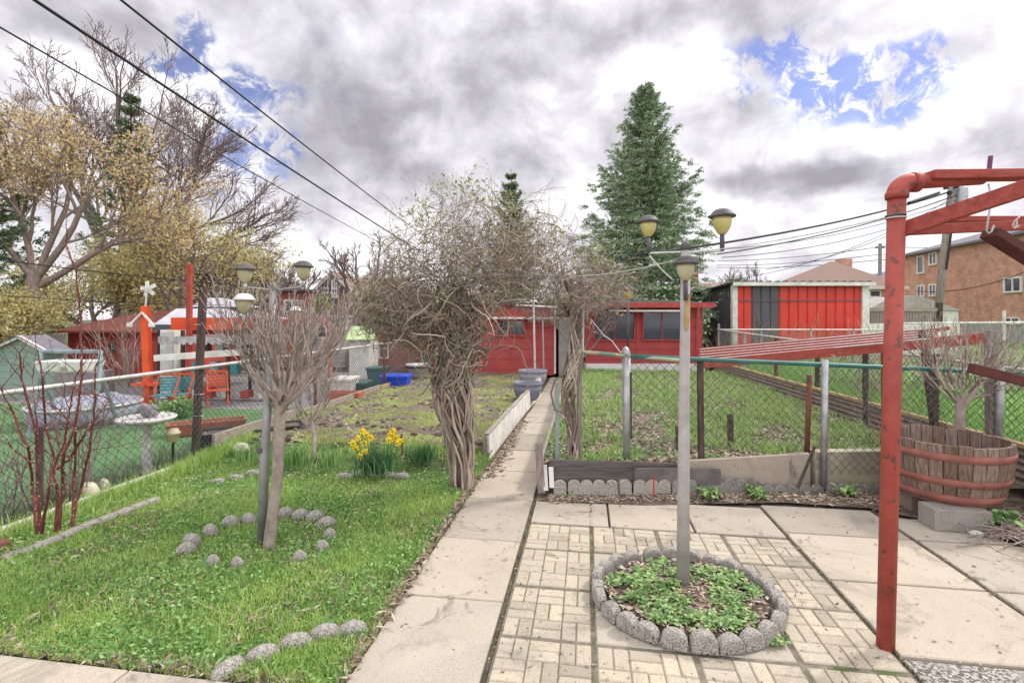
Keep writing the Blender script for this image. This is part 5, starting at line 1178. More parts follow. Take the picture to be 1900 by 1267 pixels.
n_ = vnoise(XY, 1.7, 7)+.4*vnoise(XY, 5, 8); XY = XY[n_+NR.uniform(-.25,.25,len(XY)) > -.02]
z_ = .12*np.vectorize(lambda v: sst(v, 4.6, 6.6))(XY[:,1]+.15*XY[:,0])+NR.uniform(.010,.042,len(XY))
V, Fq = leafquads(np.column_stack([XY, z_]), .016, flat=.3, aspect=1.7)
tag(MB().raw(V, Fq).build('lawn_weeds', M_CLOVER), 'low round-leaved weeds spread through the lawn', 'weeds', kind='stuff')
def thatch():
    while True:
        p = P(-1.2-3.3*rnd.random(), 2.15+3.8*rnd.random()**1.3)
        if mnoise.noise((p.x*1.8, p.y*1.8, 17)) > .12 or rnd.random() < .12: return (p.x, p.y, zl(p.x, p.y)+rnd.uniform(.008,.03))
XYZ = np.array([thatch() for _ in range(3200)]); V, Fq = leafquads(XYZ, .011, flat=.6, aspect=4, jitter=.6)
tag(MB().raw(V, Fq).build('lawn_thatch', M_DEBRIS), 'dry straw-coloured thatch patches within the lawn', 'thatch', kind='stuff')
# taller tufts along fence and edges
def tufts(name, label, centres, nb, h, w, m=M_GRASS, spread=.05, lean=.35, zf=None, kind='stuff', cat='grass'):
    B = []; Hs = []
    for c in centres:
        k = nb if not hasattr(nb, '__len__') else rnd.randint(*nb)
        q_ = NR.normal(0, spread, (k,2)); z = c[2] if len(c) > 2 else 0
        B.append(np.column_stack([c[0]+q_[:,0], c[1]+q_[:,1], np.full(k, z)])); Hs.append(NR.uniform(.5,1.2,k)*h*(c[3] if len(c) > 3 else 1))
    B = np.concatenate(B); Hs = np.concatenate(Hs)
    V, Fq = blades(B, Hs, NR.uniform(.7,1.3,len(B))*w, lean)
    return tag(MB().raw(V, Fq).build(name, m), label, cat, kind=kind)
cs = []
for i in range(190):
    y = rnd.uniform(3.0, 6.6); cs.append((fx(y)+.08+abs(rnd.gauss(0,.12)), y, zl(fx(y),y)-.01, rnd.uniform(.5,1.3)))
for i in range(60):
    p = P(rnd.uniform(-3.6,-1.3), rnd.uniform(5.5,6.2)); cs.append((p.x,p.y,zl(p.x,p.y)-.01,rnd.uniform(.5,1)))
for i in range(40):
    p = P(rnd.uniform(-1.34,-1.22), rnd.uniform(5.2,9)); cs.append((p.x,p.y,zl(p.x,p.y),rnd.uniform(.3,.7)))
tufts('tall_grass', 'longer grass tufts along the left fence and the path edge', cs, (18,40), .12, .006, spread=.055, lean=.5)
# moss and weeds on the left bed
XY = sampleP(34000, -4.6, -1.2, 6.0, 13.5, 1.3); n_ = vnoise(XY, 1.3, 2)+.5*vnoise(XY, 4, 5); XY = XY[n_ > .10]
Xb = np.column_stack([XY, mapz(zbed, XY)-.003]); V, Fq = blades(Xb, NR.uniform(.012,.04,len(XY)), NR.uniform(.005,.010,len(XY)), .8)
M_BEDG = island('bed_weeds', [(0,(.20,.26,.06)),(.5,(.38,.46,.13)),(1,(.60,.60,.26))], .7, .2)
tag(MB().raw(V, Fq).build('bed_weeds', M_BEDG), 'yellow-green seedlings covering the left vegetable bed', 'weeds', kind='stuff')
XY = sampleP(4500, -4.6, -1.2, 5.9, 13.5, 1.4); n_ = vnoise(XY, 1.3, 2)+.5*vnoise(XY, 4, 5); XY = XY[n_ < .12]
V, Fq = leafquads(np.column_stack([XY, mapz(zbed, XY)+.008]), .020, flat=.75, aspect=2.6, jitter=.7)
tag(MB().raw(V, Fq).build('bed_litter', M_DEBRIS), 'dry stems and clods scattered on the left bed', 'litter', kind='stuff')
mb = MB()
for i in range(420):
    p = P(rnd.uniform(-4.4,-1.3), 5.95+7*rnd.random()**1.5)
    if mnoise.noise((p.x*1.3,p.y*1.3,2))+.5*mnoise.noise((p.x*4,p.y*4,5)) > .02: continue
    r_ = rnd.uniform(.012,.05); z = zbed(p.x,p.y)
    mb.lathe([(r_*.9,-.01),(r_,r_*.25),(r_*.6,r_*.7),(0,r_*.85)], (p.x,p.y,z), 6, sx=rnd.uniform(.7,1.5))
tag(mb.build('soil_clods', M_SOIL), 'dark dug soil clods on the left bed', 'soil', kind='stuff')
# right bed: grass tussocks over litter
cs = []
for i in range(4200):
    s, t = rnd.random(), rnd.random()**1.15; x_, y_ = rb_xy(s, t)
    n_ = mnoise.noise((x_*.9,y_*.9,5))+.6*mnoise.noise((x_*3,y_*3,1))+t*.45+(.25 if s > .75 else 0)
    if n_ > .06+rnd.uniform(-.18,.18): cs.append((x_,y_,zr(x_,y_)-.004,rnd.uniform(.5,1.2)))
M_BG2 = island('coarse_grass', [(0,(.12,.22,.05)),(.4,(.28,.44,.12)),(.8,(.48,.64,.24)),(1,(.66,.64,.38))], .6, .3)
tufts('bed_grass', 'coarse grass tussocks growing over the right raised bed', cs, (8,18), .10, .009, M_BG2, spread=.045, lean=.7)
N = 18000; S_ = NR.uniform(0,1,N); T_ = NR.uniform(0,1,N)**1.6
XY = np.array([rb_xy(a, b) for a, b in zip(S_, T_)]); V, Fq = leafquads(np.column_stack([XY, mapz(zr, XY)+.008]), .022, flat=.75, aspect=2.8, jitter=.7)
tag(MB().raw(V, Fq).build('dead_leaves', M_DEBRIS), 'dry leaf and stem litter over the right raised bed', 'litter', kind='stuff')
XY = np.array([rb_xy(a, b) for a, b in zip(NR.uniform(0,1,9000), NR.uniform(0,1,9000)**1.3)]); XY = XY[vnoise(XY, 2.2, 9) > .0]
V, Fq = leafquads(np.column_stack([XY, mapz(zr, XY)+NR.uniform(.01,.05,len(XY))]), .03, flat=.4, aspect=1.5)
tag(MB().raw(V, Fq).build('bed_seedlings', M_CLOVER), 'broad green weed seedlings in the right raised bed', 'weeds', kind='stuff')
# neighbour lawn grass on right
N = 30000; t = NR.uniform(-.1,1,N)**1; off = np.abs(NR.normal(0,1.6,N))+.06
XY = np.stack([RB0.x+(RB1.x-RB0.x)*t+off, RB0.y+(RB1.y-RB0.y)*t], 1)
V, Fq = blades(np.column_stack([XY, np.full(N,.437)]), NR.uniform(.02,.06,N), NR.uniform(.006,.012,N), .6)
tag(MB().raw(V, Fq).build('lawn_grass', island('vivid_grass', [(0,(.13,.28,.05)),(1,(.32,.52,.13))], .6, .3)), 'vivid green grass of the right neighbour lawn', 'grass', kind='stuff')
# litter on the patio edge and path
def litter(name, label, fn, n, size, m=M_DEBRIS, asp=2.4, flat=.85):
    XYZ = np.array([fn() for _ in range(n)]); V, Fq = leafquads(XYZ, size, flat=flat, aspect=asp, jitter=.6); return tag(MB().raw(V, Fq).build(name, m), label, 'litter', kind='stuff')
def edge1():
    x_ = rnd.uniform(.35,4.6); y_ = 4.66+.02*x_-abs(rnd.gauss(0,.07))+(rnd.uniform(-.0,.12)); 
    if x_ > 2.6: y_ -= (x_-2.6)*.42*rnd.random()
    return (x_, y_, rnd.uniform(.004,.02))
struct('dirt_strip', MB().add([(.24,4.60,.006),(1.2,4.50,.006),(2.5,4.56,.006),(3.2,4.42,.006),(3.9,3.75,.006),(4.9,3.1,.006),(5.2,5.0,.006),(.25,4.86,.006)], [(0,1,2,3,4,5,6,7)]), M_SOIL)
litter('leaf_litter', 'brown leaf litter and chips along the scalloped edging', edge1, 5200, .017)
litter('path_litter', 'crumbled leaves on the concrete path beside the white board', lambda: tuple(P(-1.09+abs(rnd.gauss(0,.07)), rnd.uniform(5.2,8.2), .012)), 900, .02)
litter('path_litter', 'sparse crumbs scattered over the patio slabs', lambda: tuple(P(rnd.uniform(-1.1,3.4), rnd.uniform(2.3,4.7), .006)), 500, .010)
# joint moss
litter('joint_moss', 'small moss specks in the paving joints', lambda: tuple(P(rnd.choice((-.483,.04,1.57,2.52))+rnd.gauss(0,.006), rnd.uniform(2.1,4.7), rnd.uniform(-.002,.004))), 900, .010, island('moss', [(0,(.06,.06,.03)),(.6,(.12,.13,.05)),(1,(.2,.26,.08))], .9), 1.2)
# lawn edge over the path
def dryedge(): return tuple(P(-1.15+rnd.gauss(0,.02), rnd.uniform(2.15,5.6), rnd.uniform(.0,.03)))
litter('dry_grass', 'dry clipped grass fringe between lawn and path', dryedge, 1300, .016, M_DEBRIS, 3.5, .6)
litter('dry_grass', 'brown thatch along the front paved walk', lambda: tuple(P(rnd.uniform(-3.2,-1.2), 2.13+abs(rnd.gauss(0,.035)), rnd.uniform(0,.02))), 1100, .016, M_DEBRIS, 3.5, .6)
# round bed plants: rosettes of toothed leaves
def rosette(mb_list, c, r, n, up=.5, wid=.3):
    for k in range(n):
        a = 2*math.pi*k/n+rnd.uniform(-.3,.3); L = r*rnd.uniform(.7,1.15); d = Vector((math.cos(a), math.sin(a), 0)); s = Vector((-d.y, d.x, 0)); u_ = up*rnd.uniform(.6,1.3)
        p0 = Vector(c); p1 = p0+d*L*.45+Vector((0,0,L*u_*.65)); p2 = p0+d*L*.8+Vector((0,0,L*u_*.8)); p3 = p0+d*L+Vector((0,0,L*u_*.6)); w = L*wid
        vs = [p0-s*w*.12,p0+s*w*.12,p1-s*w*.5,p1+s*w*.5,p2-s*w*.42+Vector((0,0,-.003)),p2+s*w*.42+Vector((0,0,-.003)),p3-s*w*.06,p3+s*w*.06]
        mb_list.add(vs, [(0,1,3,2),(2,3,5,4),(4,5,7,6)])
M_ROS = island('bed_plant_leaves', [(0,(.09,.18,.05)),(.5,(.22,.36,.12)),(.9,(.42,.56,.24)),(1,(.42,.42,.2))], .5, .25)
ALLR = MB()
for i in range(190):
    a = rnd.uniform(0,6.28); r_ = .43*math.sqrt(rnd.random())
    if .0 < r_ < .06: continue
    c = (RC.x+r_*math.cos(a), RC.y+r_*.88*math.sin(a), .045)
    if mnoise.noise((c[0]*5,c[1]*5,3)) < -.16 and i > 20: continue
    mb = MB()
    for kk in range(3): rosette(mb, (c[0]+rnd.gauss(0,.02), c[1]+rnd.gauss(0,.02), .045), rnd.uniform(.024,.052), rnd.randint(5,9), rnd.uniform(.4,1.1), .42)
    ALLR.add(mb.v, mb.f)
tag(ALLR.build('bed_plants', M_ROS), 'leafy green rosettes covering the central round bed', 'plants', kind='stuff')
litter('bed_mulch', 'dark mulch bits in the central round bed', lambda: (lambda a, r_: (RC.x+r_*math.cos(a), RC.y+r_*.88*math.sin(a), .056))(rnd.uniform(0,6.28), .47*math.sqrt(rnd.random())), 1300, .016)
for px, py, r_, lb in ((1308,925,.11,'largest leafy weed at the scalloped edging, right of the lamp pole'),(1400,915,.10,'leafy weed tuft left of the leaning stick'),(1570,920,.10,'leafy weed below the low concrete wall'),(1415,925,.08,'small weed on the patio edge below the concrete plank'),(1048,915,.06,'tiny weed at the left end of the scalloped edging'),(1440,1190,.04,'tiny green weed at the right foot of the stone ring')):
    c = G(px,py); c.y -= .03; mb = MB(); 
    for kk in range(4): rosette(mb, c+Vector((rnd.gauss(0,.03),rnd.gauss(0,.02),0)), r_, 8, 1.1, .4)
    o = mb.build('weed', M_ROS, origin=c); tag(o, lb, 'weed')
mb = MB()
for kk in range(26): rosette(mb, Vector((4.05+rnd.gauss(0,.12), 4.1+rnd.gauss(0,.25), .0)), rnd.uniform(.07,.13), 7, 1.0, .4)
tag(mb.build('weed_patch', M_CLOVER), 'green weeds right of the barrel planter', 'weeds', kind='stuff')
# daffodils
dc = G(697,872,.09); dc.z = .08
dfl = thing('daffodil_clump', 'clump of yellow daffodils in bloom by the left bed', 'daffodils', dc)
def strapleaves(c, n, h, sp, w=.011, lean=.55):
    q_ = NR.normal(0, sp, (n,2)); B = np.column_stack([c[0]+q_[:,0], c[1]+q_[:,1], np.full(n, c[2])]); Hh = NR.uniform(.6,1.1,n)*h
    V, Fq = blades(B, Hh, np.full(n, w), lean); 
    return V, Fq
V, Fq = strapleaves(dc, 260, .27, .085, .012, .75)
M_DLEAF = island('daffodil_leaves', [(0,(.035,.10,.04)),(.5,(.08,.19,.075)),(1,(.16,.30,.12))], .5, .2)
MB().raw(V, Fq).build('leaves', M_DLEAF, dfl)
M_YEL = mat('daffodil_yellow', (.95,.80,.03), (.90,.68,.02), 8, .6, 0); M_YELC = mat('daffodil_cup', (.95,.62,.02), (.9,.52,.015), 8, .6, 0)
for px, py in ((664,812),(676,822),(680,806),(660,832),(673,800),(677,838),(725,806),(734,812),(738,822),(730,800),(688,812),(668,846),(722,816),(742,818),(655,822)):
    h = A(px,py,dc.y+rnd.uniform(-.06,.06)); fd = Vector((rnd.uniform(-.5,.5),-1,rnd.uniform(-.1,.35))).normalized(); sx_ = fd.orthogonal().normalized(); sy_ = fd.cross(sx_)
    mb = MB()
    for k in range(6):
        a = k*math.pi/3; d = sx_*math.cos(a)+sy_*math.sin(a); s = fd.cross(d); L = .046
        mb.add([h, h+d*L*.5+s*L*.28, h+d*L-fd*.004, h+d*L*.5-s*L*.28], [(0,1,2,3)])
    f_ = mb.build('flower', M_YEL, dfl); mb = MB(); mb.tube([h, h+fd*.014, h+fd*.026], [.008,.011,.015], 8, cap=False); mb.build('trumpet', M_YELC, f_)
    MB().tube([Vector((dc.x+(h.x-dc.x)*.3, dc.y, dc.z)), (Vector((dc.x,dc.y,dc.z))+h)/2+Vector((.5*(h.x-dc.x),0,0))*.6, h], .003, 5).build('stem', M_DLEAF, dfl)
for px,py,n,h,lb in ((785,852,200,.20,'grey-green daffodil leaf clump without flowers near the vine trunk'),(545,858,160,.24,'daffodil leaf clump behind the left vase shrub'),(605,862,90,.2,'leaf clump right of the small second shrub'),(455,850,60,.24,'broad green leaves beside the whitish rock')):
    c = G(px,py,.1); c.z = .08; V, Fq = strapleaves(c, n, h, .07, .010, .5)
    tag(MB().raw(V, Fq).build('leaf_clump', M_DLEAF if px > 700 else M_CLOVER, origin=c), lb, 'plant')
mb = MB(); p = A(746,852,5.9); mb.tube([A(747,858,5.9),A(745,805,5.9)], .012, 6); tag(mb.build('garden_stake', M_RUST, origin=A(747,858,5.9)), 'short rusty rod stuck between the two daffodil clumps', 'stake')
# big-leaf bush behind birdbath etc
def bush(name, c, rx, ry, rz, n, size, m, label, cat='bush', twigs=None):
    q_ = NR.normal(size=(n,3)); q_ /= np.linalg.norm(q_, axis=1, keepdims=True); q_ *= (NR.uniform(.45,1,(n,1)))*(1+.25*np.sin(q_[:,:1]*5+q_[:,1:2]*4))
    q_ = q_*np.array([[rx,ry,rz]])+np.array([[c[0],c[1],c[2]+rz]]); q_ = q_[q_[:,2] > c[2]]
    V, Fq = leafquads(q_, size, flat=.2, aspect=1.5); t = thing(name, label, cat, c)
    MB().raw(V, Fq).build('foliage', m, t)
    S = Seg()
    for i in range(12): grow(S, Vector(c), Vector((rnd.gauss(0,.5),rnd.gauss(0,.5),1)), rz*1.3, .012, 1, nseg=3, kids=(2,3))
    S.into(MB(), 3).build('stems', M_TWIG, t) if False else None
    mb = MB(); S.into(mb, 3); mb.build('stems', M_TWIG, t); return t
bush('bush', (X(330,8.6),8.6,0), .45,.35,.16, 1400, .035, M_CLOVER, 'small round green bush below the teal chairs')
bush('bush', (X(540,8.0),8.0,0), .35,.3,.14, 500, .04, M_CLOVER, 'dark low green plant behind the left vase shrub trunk')
cs = [(fx(y)-.1-abs(rnd.gauss(0,.15)), y, -.01, 1) for y in np.linspace(3.4,6.2,46)]
tufts('lavender_strip', 'greyish dry perennials along the far side of the left fence', cs, 30, .20, .005, island('grey_green_leaf', [(0,(.08,.085,.06)),(.6,(.18,.2,.13)),(1,(.32,.34,.24))], .8), spread=.06, lean=.8, cat='perennials')

# ---- vase shrub (left foreground)
def vase(name, label, base, fork, crownR, ztop, stems, rtrunk, seedv, twig=M_TWIG, lev=3, L=.42, bark=None, tilt=(0,0), kids=(4,6), rmin=.0026, spread=(14,34), upv=.17):
    r_ = random.Random(seedv); t = thing(name, label, 'shrub', base); b = Vector(base); f = Vector(fork)
    mid = (b+f)/2+Vector((.02,0,0)); MB().tube([b-Vector((0,0,.03)), b+Vector((.0,0,.05)), mid, f, f+Vector((0,0,.06))], [rtrunk*1.45, rtrunk*1.1, rtrunk, rtrunk*1.12, rtrunk*.8], 12).build('trunk', bark or M_BARK, t, smooth=True)
    S = Seg()
    for i in range(stems):
        a = 2*math.pi*i/stems+r_.uniform(-.3,.3); o = r_.uniform(.25,1)**.8
        Dl = Vector((o*crownR, 0, (ztop-f.z)*.9)).length; d = Vector((math.cos(a)*(.2+o)*.88, math.sin(a)*(.2+o)*.85, 1.25-.75*o)).normalized()*Dl
        grow(S, f+Vector((math.cos(a)*.02, math.sin(a)*.02, r_.uniform(-.08,.03))), d, d.length*L, rtrunk*.36*r_.uniform(.7,1.1), lev, r_, 6, kids, .70, spread, .12, upv, .5, .22, rmin)
    mb = MB(); S.into(mb, 4); mb.build('twigs', twig, t); return t, S
M_BARK = mat('shrub_bark', (.40,.33,.28), (.23,.18,.155), 14, .95, .9, 60, stretch=(1,1,.5), c3=(.33,.33,.22), f3=(.55,.65), s3=14)
b = G(500,1016); f = A(520,748,3.72)
vase('shrub', 'bare vase-shaped shrub on a single trunk in the left stone ring', b, f, .60, 2.02, 20, .038, 5, lev=3, L=.56, spread=(15,38), kids=(3,4))
b = G(582,850,.08); f = A(578,775,6.0); vase('shrub', 'smaller bare many-stemmed shrub behind the vase shrub', b, f, .38, 1.55, 10, .022, 9, lev=2, L=.5)
b = Vector((4.27,4.78,.1)); f = A(1782,745,4.75)
vase('shrub', 'bare branching shrub growing right behind the barrel planter', b, f, .66, 1.72, 11, .038, 12, lev=2, L=.62, kids=(4,6), spread=(24,52))
# red-brown knobbly stems at left
kn = thing('rose_bush', 'tall red-brown knobbly stems with white buds at the left lawn edge', 'shrub', G(95,985))
M_CANE = mat('red_brown_cane', (.20,.055,.04), (.09,.03,.025), 25, .7, .4, 60); M_BUD = mat('white_bud', (.72,.62,.55), (.5,.38,.3), 9)
YK = 3.62; canes = [[(68,990),(60,900),(52,830),(20,760),(2,720)],[(72,985),(70,900),(66,800),(40,700),(36,655)],[(76,990),(92,900),(100,850),(85,790),(78,700),(72,660)],[(105,985),(105,900),(98,870),(120,820),(130,760),(140,700)],
   [(110,985),(116,900),(118,840),(140,790),(152,700),(150,590),(140,500),(122,450)],[(130,975),(150,905),(166,835),(178,740),(176,680)],[(134,975),(138,880),(140,800),(110,760)],[(105,870),(130,850),(160,800),(205,740)],[(62,860),(30,840),(0,800)],[(70,850),(66,760),(60,700)]]
mb = MB(); bp2 = MB()
for c in canes:
    pts = [A(x_,y_,YK+rnd.uniform(-.12,.12) if i else YK) for i,(x_,y_) in enumerate(c)]; n = len(pts); big_ = len(c) > 7
    fine_ = []
    for i in range(n-1):
        for j in range(5): fine_.append(pts[i].lerp(pts[i+1], j/5)+rvec()*.004)
    fine_.append(pts[-1]); rr = [(.0115 if n > 3 else .006)*(1-.62*i/len(fine_))*rnd.uniform(.85,1.2) for i in range(len(fine_))]
    mb.tube(fine_, rr, 7)
    for i in range(0, len(fine_)-1):
        for j in range(3):
            p = fine_[i].lerp(fine_[i+1], rnd.random())+rvec()*(rr[i]+.001); s = rnd.uniform(.0028,.0055)
            bp2.lathe([(0,-s),(s,0),(0,s)], p, 4)
mb.build('canes', M_CANE, kn); tag(bp2.build('buds', M_BUD, kn), kind='stuff')
S = Seg()
for c in canes:
    for (x_,y_) in c[2:]:
        for k in range(2): grow(S, A(x_,y_,YK), Vector((rnd.uniform(-1,1),rnd.uniform(-.6,.6),rnd.uniform(.1,1))), rnd.uniform(.12,.3), .0035, 1, nseg=4, kids=(2,3), rmin=.0016)
mbx = MB(); S.into(mbx, 4); mbx.build('twigs', M_CANE, kn)
def thicket(name, label, cx, cy, rx, ry, h, n, m, z=0, r=.006, lev=1, seedv=3, cat='shrub', lean=.35):
    r_ = random.Random(seedv); t = thing(name, label, cat, (cx,cy,z)); S = Seg()
    for i in range(n):
        p = Vector((cx+r_.uniform(-rx,rx), cy+r_.uniform(-ry,ry), z)); grow(S, p, Vector((r_.gauss(0,lean),r_.gauss(0,lean),1)), h*r_.uniform(.6,1.1), r, lev, r_, 5, (3,5), .5, (20,45), .12, .05, .4, .3, r*.32)
    mb = MB(); S.into(mb, 3); mb.build('stems', m, t); return t
thicket('dry_shrub', 'dense dark dry stems behind the left fence, far left', -4.35, 4.0, .3,.3, .75, 26, M_TWIGD, r=.008, seedv=4)
thicket('dry_shrub', 'upright brown stems between the knobbly bush and the birdbath', fx(4.9)-.25, 4.8, .22,.3, 1.0, 26, M_TWIGD, r=.006, seedv=5)
thicket('dry_shrub', 'leafless pale shrub in front of the left red shed', X(235,12.5), 12.5, .35,.3, 1.5, 26, M_TWIG, r=.014, seedv=6)
thicket('dry_shrub', 'small pale leafless shrub beside the green shed', X(140,11.5), 11.5, .3,.3, .95, 16, M_TWIG, r=.012, seedv=7)
thicket('hedge_tangle', 'tangled leafless brush over the right boundary fence', 7.9, 8.9, 2.3,.8, .95, 150, M_TWIG, z=.44, r=.010, seedv=8, lean=.5, cat='brush')
thicket('hedge_tangle', 'pinkish bare brush before the red garage panels', 8.6, 14.6, 2.2,.3, 1.05, 60, island('pink_twigs', [(0,(.35,.16,.11)),(1,(.6,.36,.28))], .9), z=.44, r=.008, seedv=9, lean=.4, cat='brush')
thicket('dry_shrub', 'wiry saplings on the chain link by the right bed corner', 4.3, 5.6, .5,.5, .75, 18, M_TWIGD, z=.26, r=.004, seedv=10)
# twig pile bottom right
S = Seg()
for i in range(260):
    c = Vector((3.98+rnd.gauss(0,.22), 3.78+rnd.gauss(0,.16), rnd.uniform(.01,.09))); d = Vector((rnd.gauss(0,1),rnd.gauss(0,1),rnd.gauss(0,.2))).normalized()*rnd.uniform(.05,.16); S.add(c-d, c+d, .004, .0025)
mb = MB(); S.into(mb, 4); tag(mb.build('twig_pile', M_TWIG, origin=(3.98,3.78,0)), 'pile of broken twigs right of the barrel blocks', 'twig pile', kind='stuff')

# ---- the big vine over the arbor
vn = thing('vine', 'huge tangled woody vine with twisted trunk crowning the arbor', 'vine', A(858,905,4.96))
YV = 4.96; M_VBARK = island('vine_bark', [(0,(.13,.10,.08)),(.5,(.32,.25,.205)),(1,(.56,.46,.385))], .9)
M_VCORE = mat('vine_core', (.20,.16,.13), (.09,.07,.06), 12, .95, .9, 40, stretch=(2,2,.7))
prof = [(858,908,19),(857,860,21),(852,800,29),(843,755,38),(840,715,41),(840,685,36),(843,645,24),(848,590,20),(852,520,16)]
MB().tube([A(x_,y_,YV) for x_,y_,w in prof], [w/F*YV*.80 for _,_,w in prof], 18).build('trunk', M_VCORE, vn, smooth=True)
mb = MB(); rv = random.Random(21)
def prof_at(t):
    k = t*(len(prof)-1); i = min(int(k), len(prof)-2); f_ = k-i; a = prof[i]; b_ = prof[i+1]
    return A(a[0]+(b_[0]-a[0])*f_, a[1]+(b_[1]-a[1])*f_, YV), (a[2]+(b_[2]-a[2])*f_)/F*YV
for k in range(64):
    ph = rv.uniform(0,6.28); tw = rv.uniform(-4.5,5.5); r_ = rv.uniform(.005,.016); pts = []; t0 = 0 if k < 44 else rv.uniform(.2,.5); te = rv.uniform(.72,1.0); rad = []
    wob = rv.uniform(.04,.25); wf2 = rv.uniform(3,8)
    for i in range(26):
        t = t0+(te-t0)*i/25; c, w = prof_at(t); a = ph+tw*t+wob*math.sin(wf2*t*3+ph); R_ = w*.92+rv.uniform(-.004,.006)+.012*math.sin(wf2*t*5+k)
        pts.append(c+Vector((math.cos(a)*R_, math.sin(a)*R_, 0))); rad.append(r_*(1-.3*t))
    mb.tube(pts, rad, 6)
mb.build('twisted_stems', M_VBARK, vn)
ELL = [(A(872,488,4.98),(.90,.70,.52)),(A(745,560,4.95),(.50,.5,.38)),(A(1085,530,5.05),(.52,.42,.22)),(A(885,415,5.0),(.66,.5,.33)),(A(975,480,5.0),(.52,.5,.38))]
def einside(p):
    return min(((p.x-c.x)/r[0])**2+((p.y-c.y)/r[1])**2+((p.z-c.z)/r[2])**2 for c, r in ELL)
# stout limbs rising out of the trunk into the crown
mb = MB()
for k in range(110):
    c, w = prof_at(rv.uniform(.50,.95)); p = c+Vector((rv.uniform(-1,1)*w,rv.uniform(-1,1)*w,0)); pts = [p]; d = Vector((rv.uniform(-.7,.8),rv.uniform(-.6,.6),1.3)).normalized(); r_ = rv.uniform(.004,.011); aa = rvec(rv)
    for i in range(16):
        d = (d+rvec(rv)*.38+aa.cross(d)*.22+(Vector((0,0,.10)) if i < 8 else Vector((0,0,-.05)))).normalized(); p = p+d*.07
        pts.append(p)
    mb.tube(pts, [r_*(1-.55*i/16) for i in range(17)], 6)
lp = [A(890,515,4.6)+Vector((-.12,0,-.07)), A(905,505,4.55), A(922,502,4.5), A(925,515,4.5), A(912,524,4.5), A(895,520,4.5), A(878,512,4.55)]
mb.tube(lp, .011, 7)
mb.build('limbs', M_VBARK, vn)
S = Seg(); tips = []
def strand(p, d, n, st, r0, curl, pull=.35, sag=0):
    ax = rvec(rv)
    for i in range(n):
        d = (d+rvec(rv)*curl*.6+ax.cross(d)*curl*.45+Vector((0,0,sag))).normalized(); e = einside(p)
        if e > 1: 
            c = min(ELL, key=lambda q_: (p-q_[0]).length)[0]; d = (d+(c-p).normalized()*pull).normalized()
        q_ = p+d*st; S.add(p, q_, r0*(1-.5*i/n), r0*(1-.5*(i+1)/n)); p = q_
        if rv.random() < .07: S.add(p, p+(d+rvec(rv)*1.1).normalized()*rv.uniform(.03,.1), r0*.5, r0*.35)
        tips.append(p)
for k in range(2500):
    c, r = ELL[rv.choices(range(5), (6,2.8,1.0,2,2))[0]]; v = rvec(rv)*rv.random()**.45
    p = Vector((c.x+v.x*r[0], c.y+v.y*r[1], c.z+v.z*r[2]))
    if rv.random() < min(max((p.z-2.15)*1.1, 0), .72): continue
    strand(p, rvec(rv), rv.randint(9,16), .05, rv.choice((.0016,.0020,.0024,.0032,.005)), rv.uniform(.35,.9))
neck = (A(846,625,4.96),(.36,.30,.42)); ELL.append(neck)
for k in range(260):
    c, r = neck; v = rvec(rv)*rv.random()**.4; strand(Vector((c.x+v.x*r[0], c.y+v.y*r[1], c.z+v.z*r[2])), rvec(rv), rv.randint(8,15), .045, rv.choice((.003,.004,.006,.008)), rv.uniform(.3,.8))
ELL.pop()
for k in range(380):
    c, r = (A(745,585,4.95),(.48,.45,.36)); v = rvec(rv)*rv.random()**.4; strand(Vector((c.x+v.x*r[0], c.y+v.y*r[1], c.z+v.z*r[2])), rvec(rv), 11, .045, .0022, .5)
# whips out of the top and sides
whips = [(760,350,-.5),(745,365,-.7),(800,330,-.3),(770,345,.2),(830,325,.3),(850,318,.0),(900,330,.3),(930,315,.2),(960,320,.5),(990,330,.6),(1010,350,.7),(700,400,-.9),(720,380,-.8),(1040,370,.5),(1060,390,.6)]
for x_, y_, dx in whips*4:
    p = A(x_+rv.uniform(-30,30), y_+45+rv.uniform(-10,50), YV+rv.uniform(-.4,.4)); d = Vector((dx+rv.uniform(-.4,.4), rv.uniform(-.3,.3), 1)).normalized()
    strand(p, d, rv.randint(5,10), .045, .0026, .38, 0)
for k in range(170):   # hanging twigs under the crown
    x_ = rv.choice((rv.uniform(645,840), rv.uniform(900,1160))); p = A(x_, rv.uniform(540,600) if x_ < 850 else rv.uniform(515,560), YV+rv.uniform(-.4,.4))
    strand(p, Vector((rv.uniform(-.5,.5),rv.uniform(-.3,.3),-1)).normalized(), rv.randint(5,9), .045, .0020, .35, 0)
for k in range(60):    # loose shoots round the neck
    c, w = prof_at(rv.uniform(.5,.85)); strand(c+Vector((rv.uniform(-1,1)*w,-w*.8,0)), Vector((rv.uniform(-1,1),-.5,rv.uniform(-.4,1))).normalized(), rv.randint(6,12), .045, .0034, .5, .05)
mb = MB(); S.into(mb, 3); mb.build('twigs', island('vine_twigs', [(0,(.14,.108,.088)),(.5,(.36,.285,.235)),(1,(.62,.52,.44))], .9), vn)
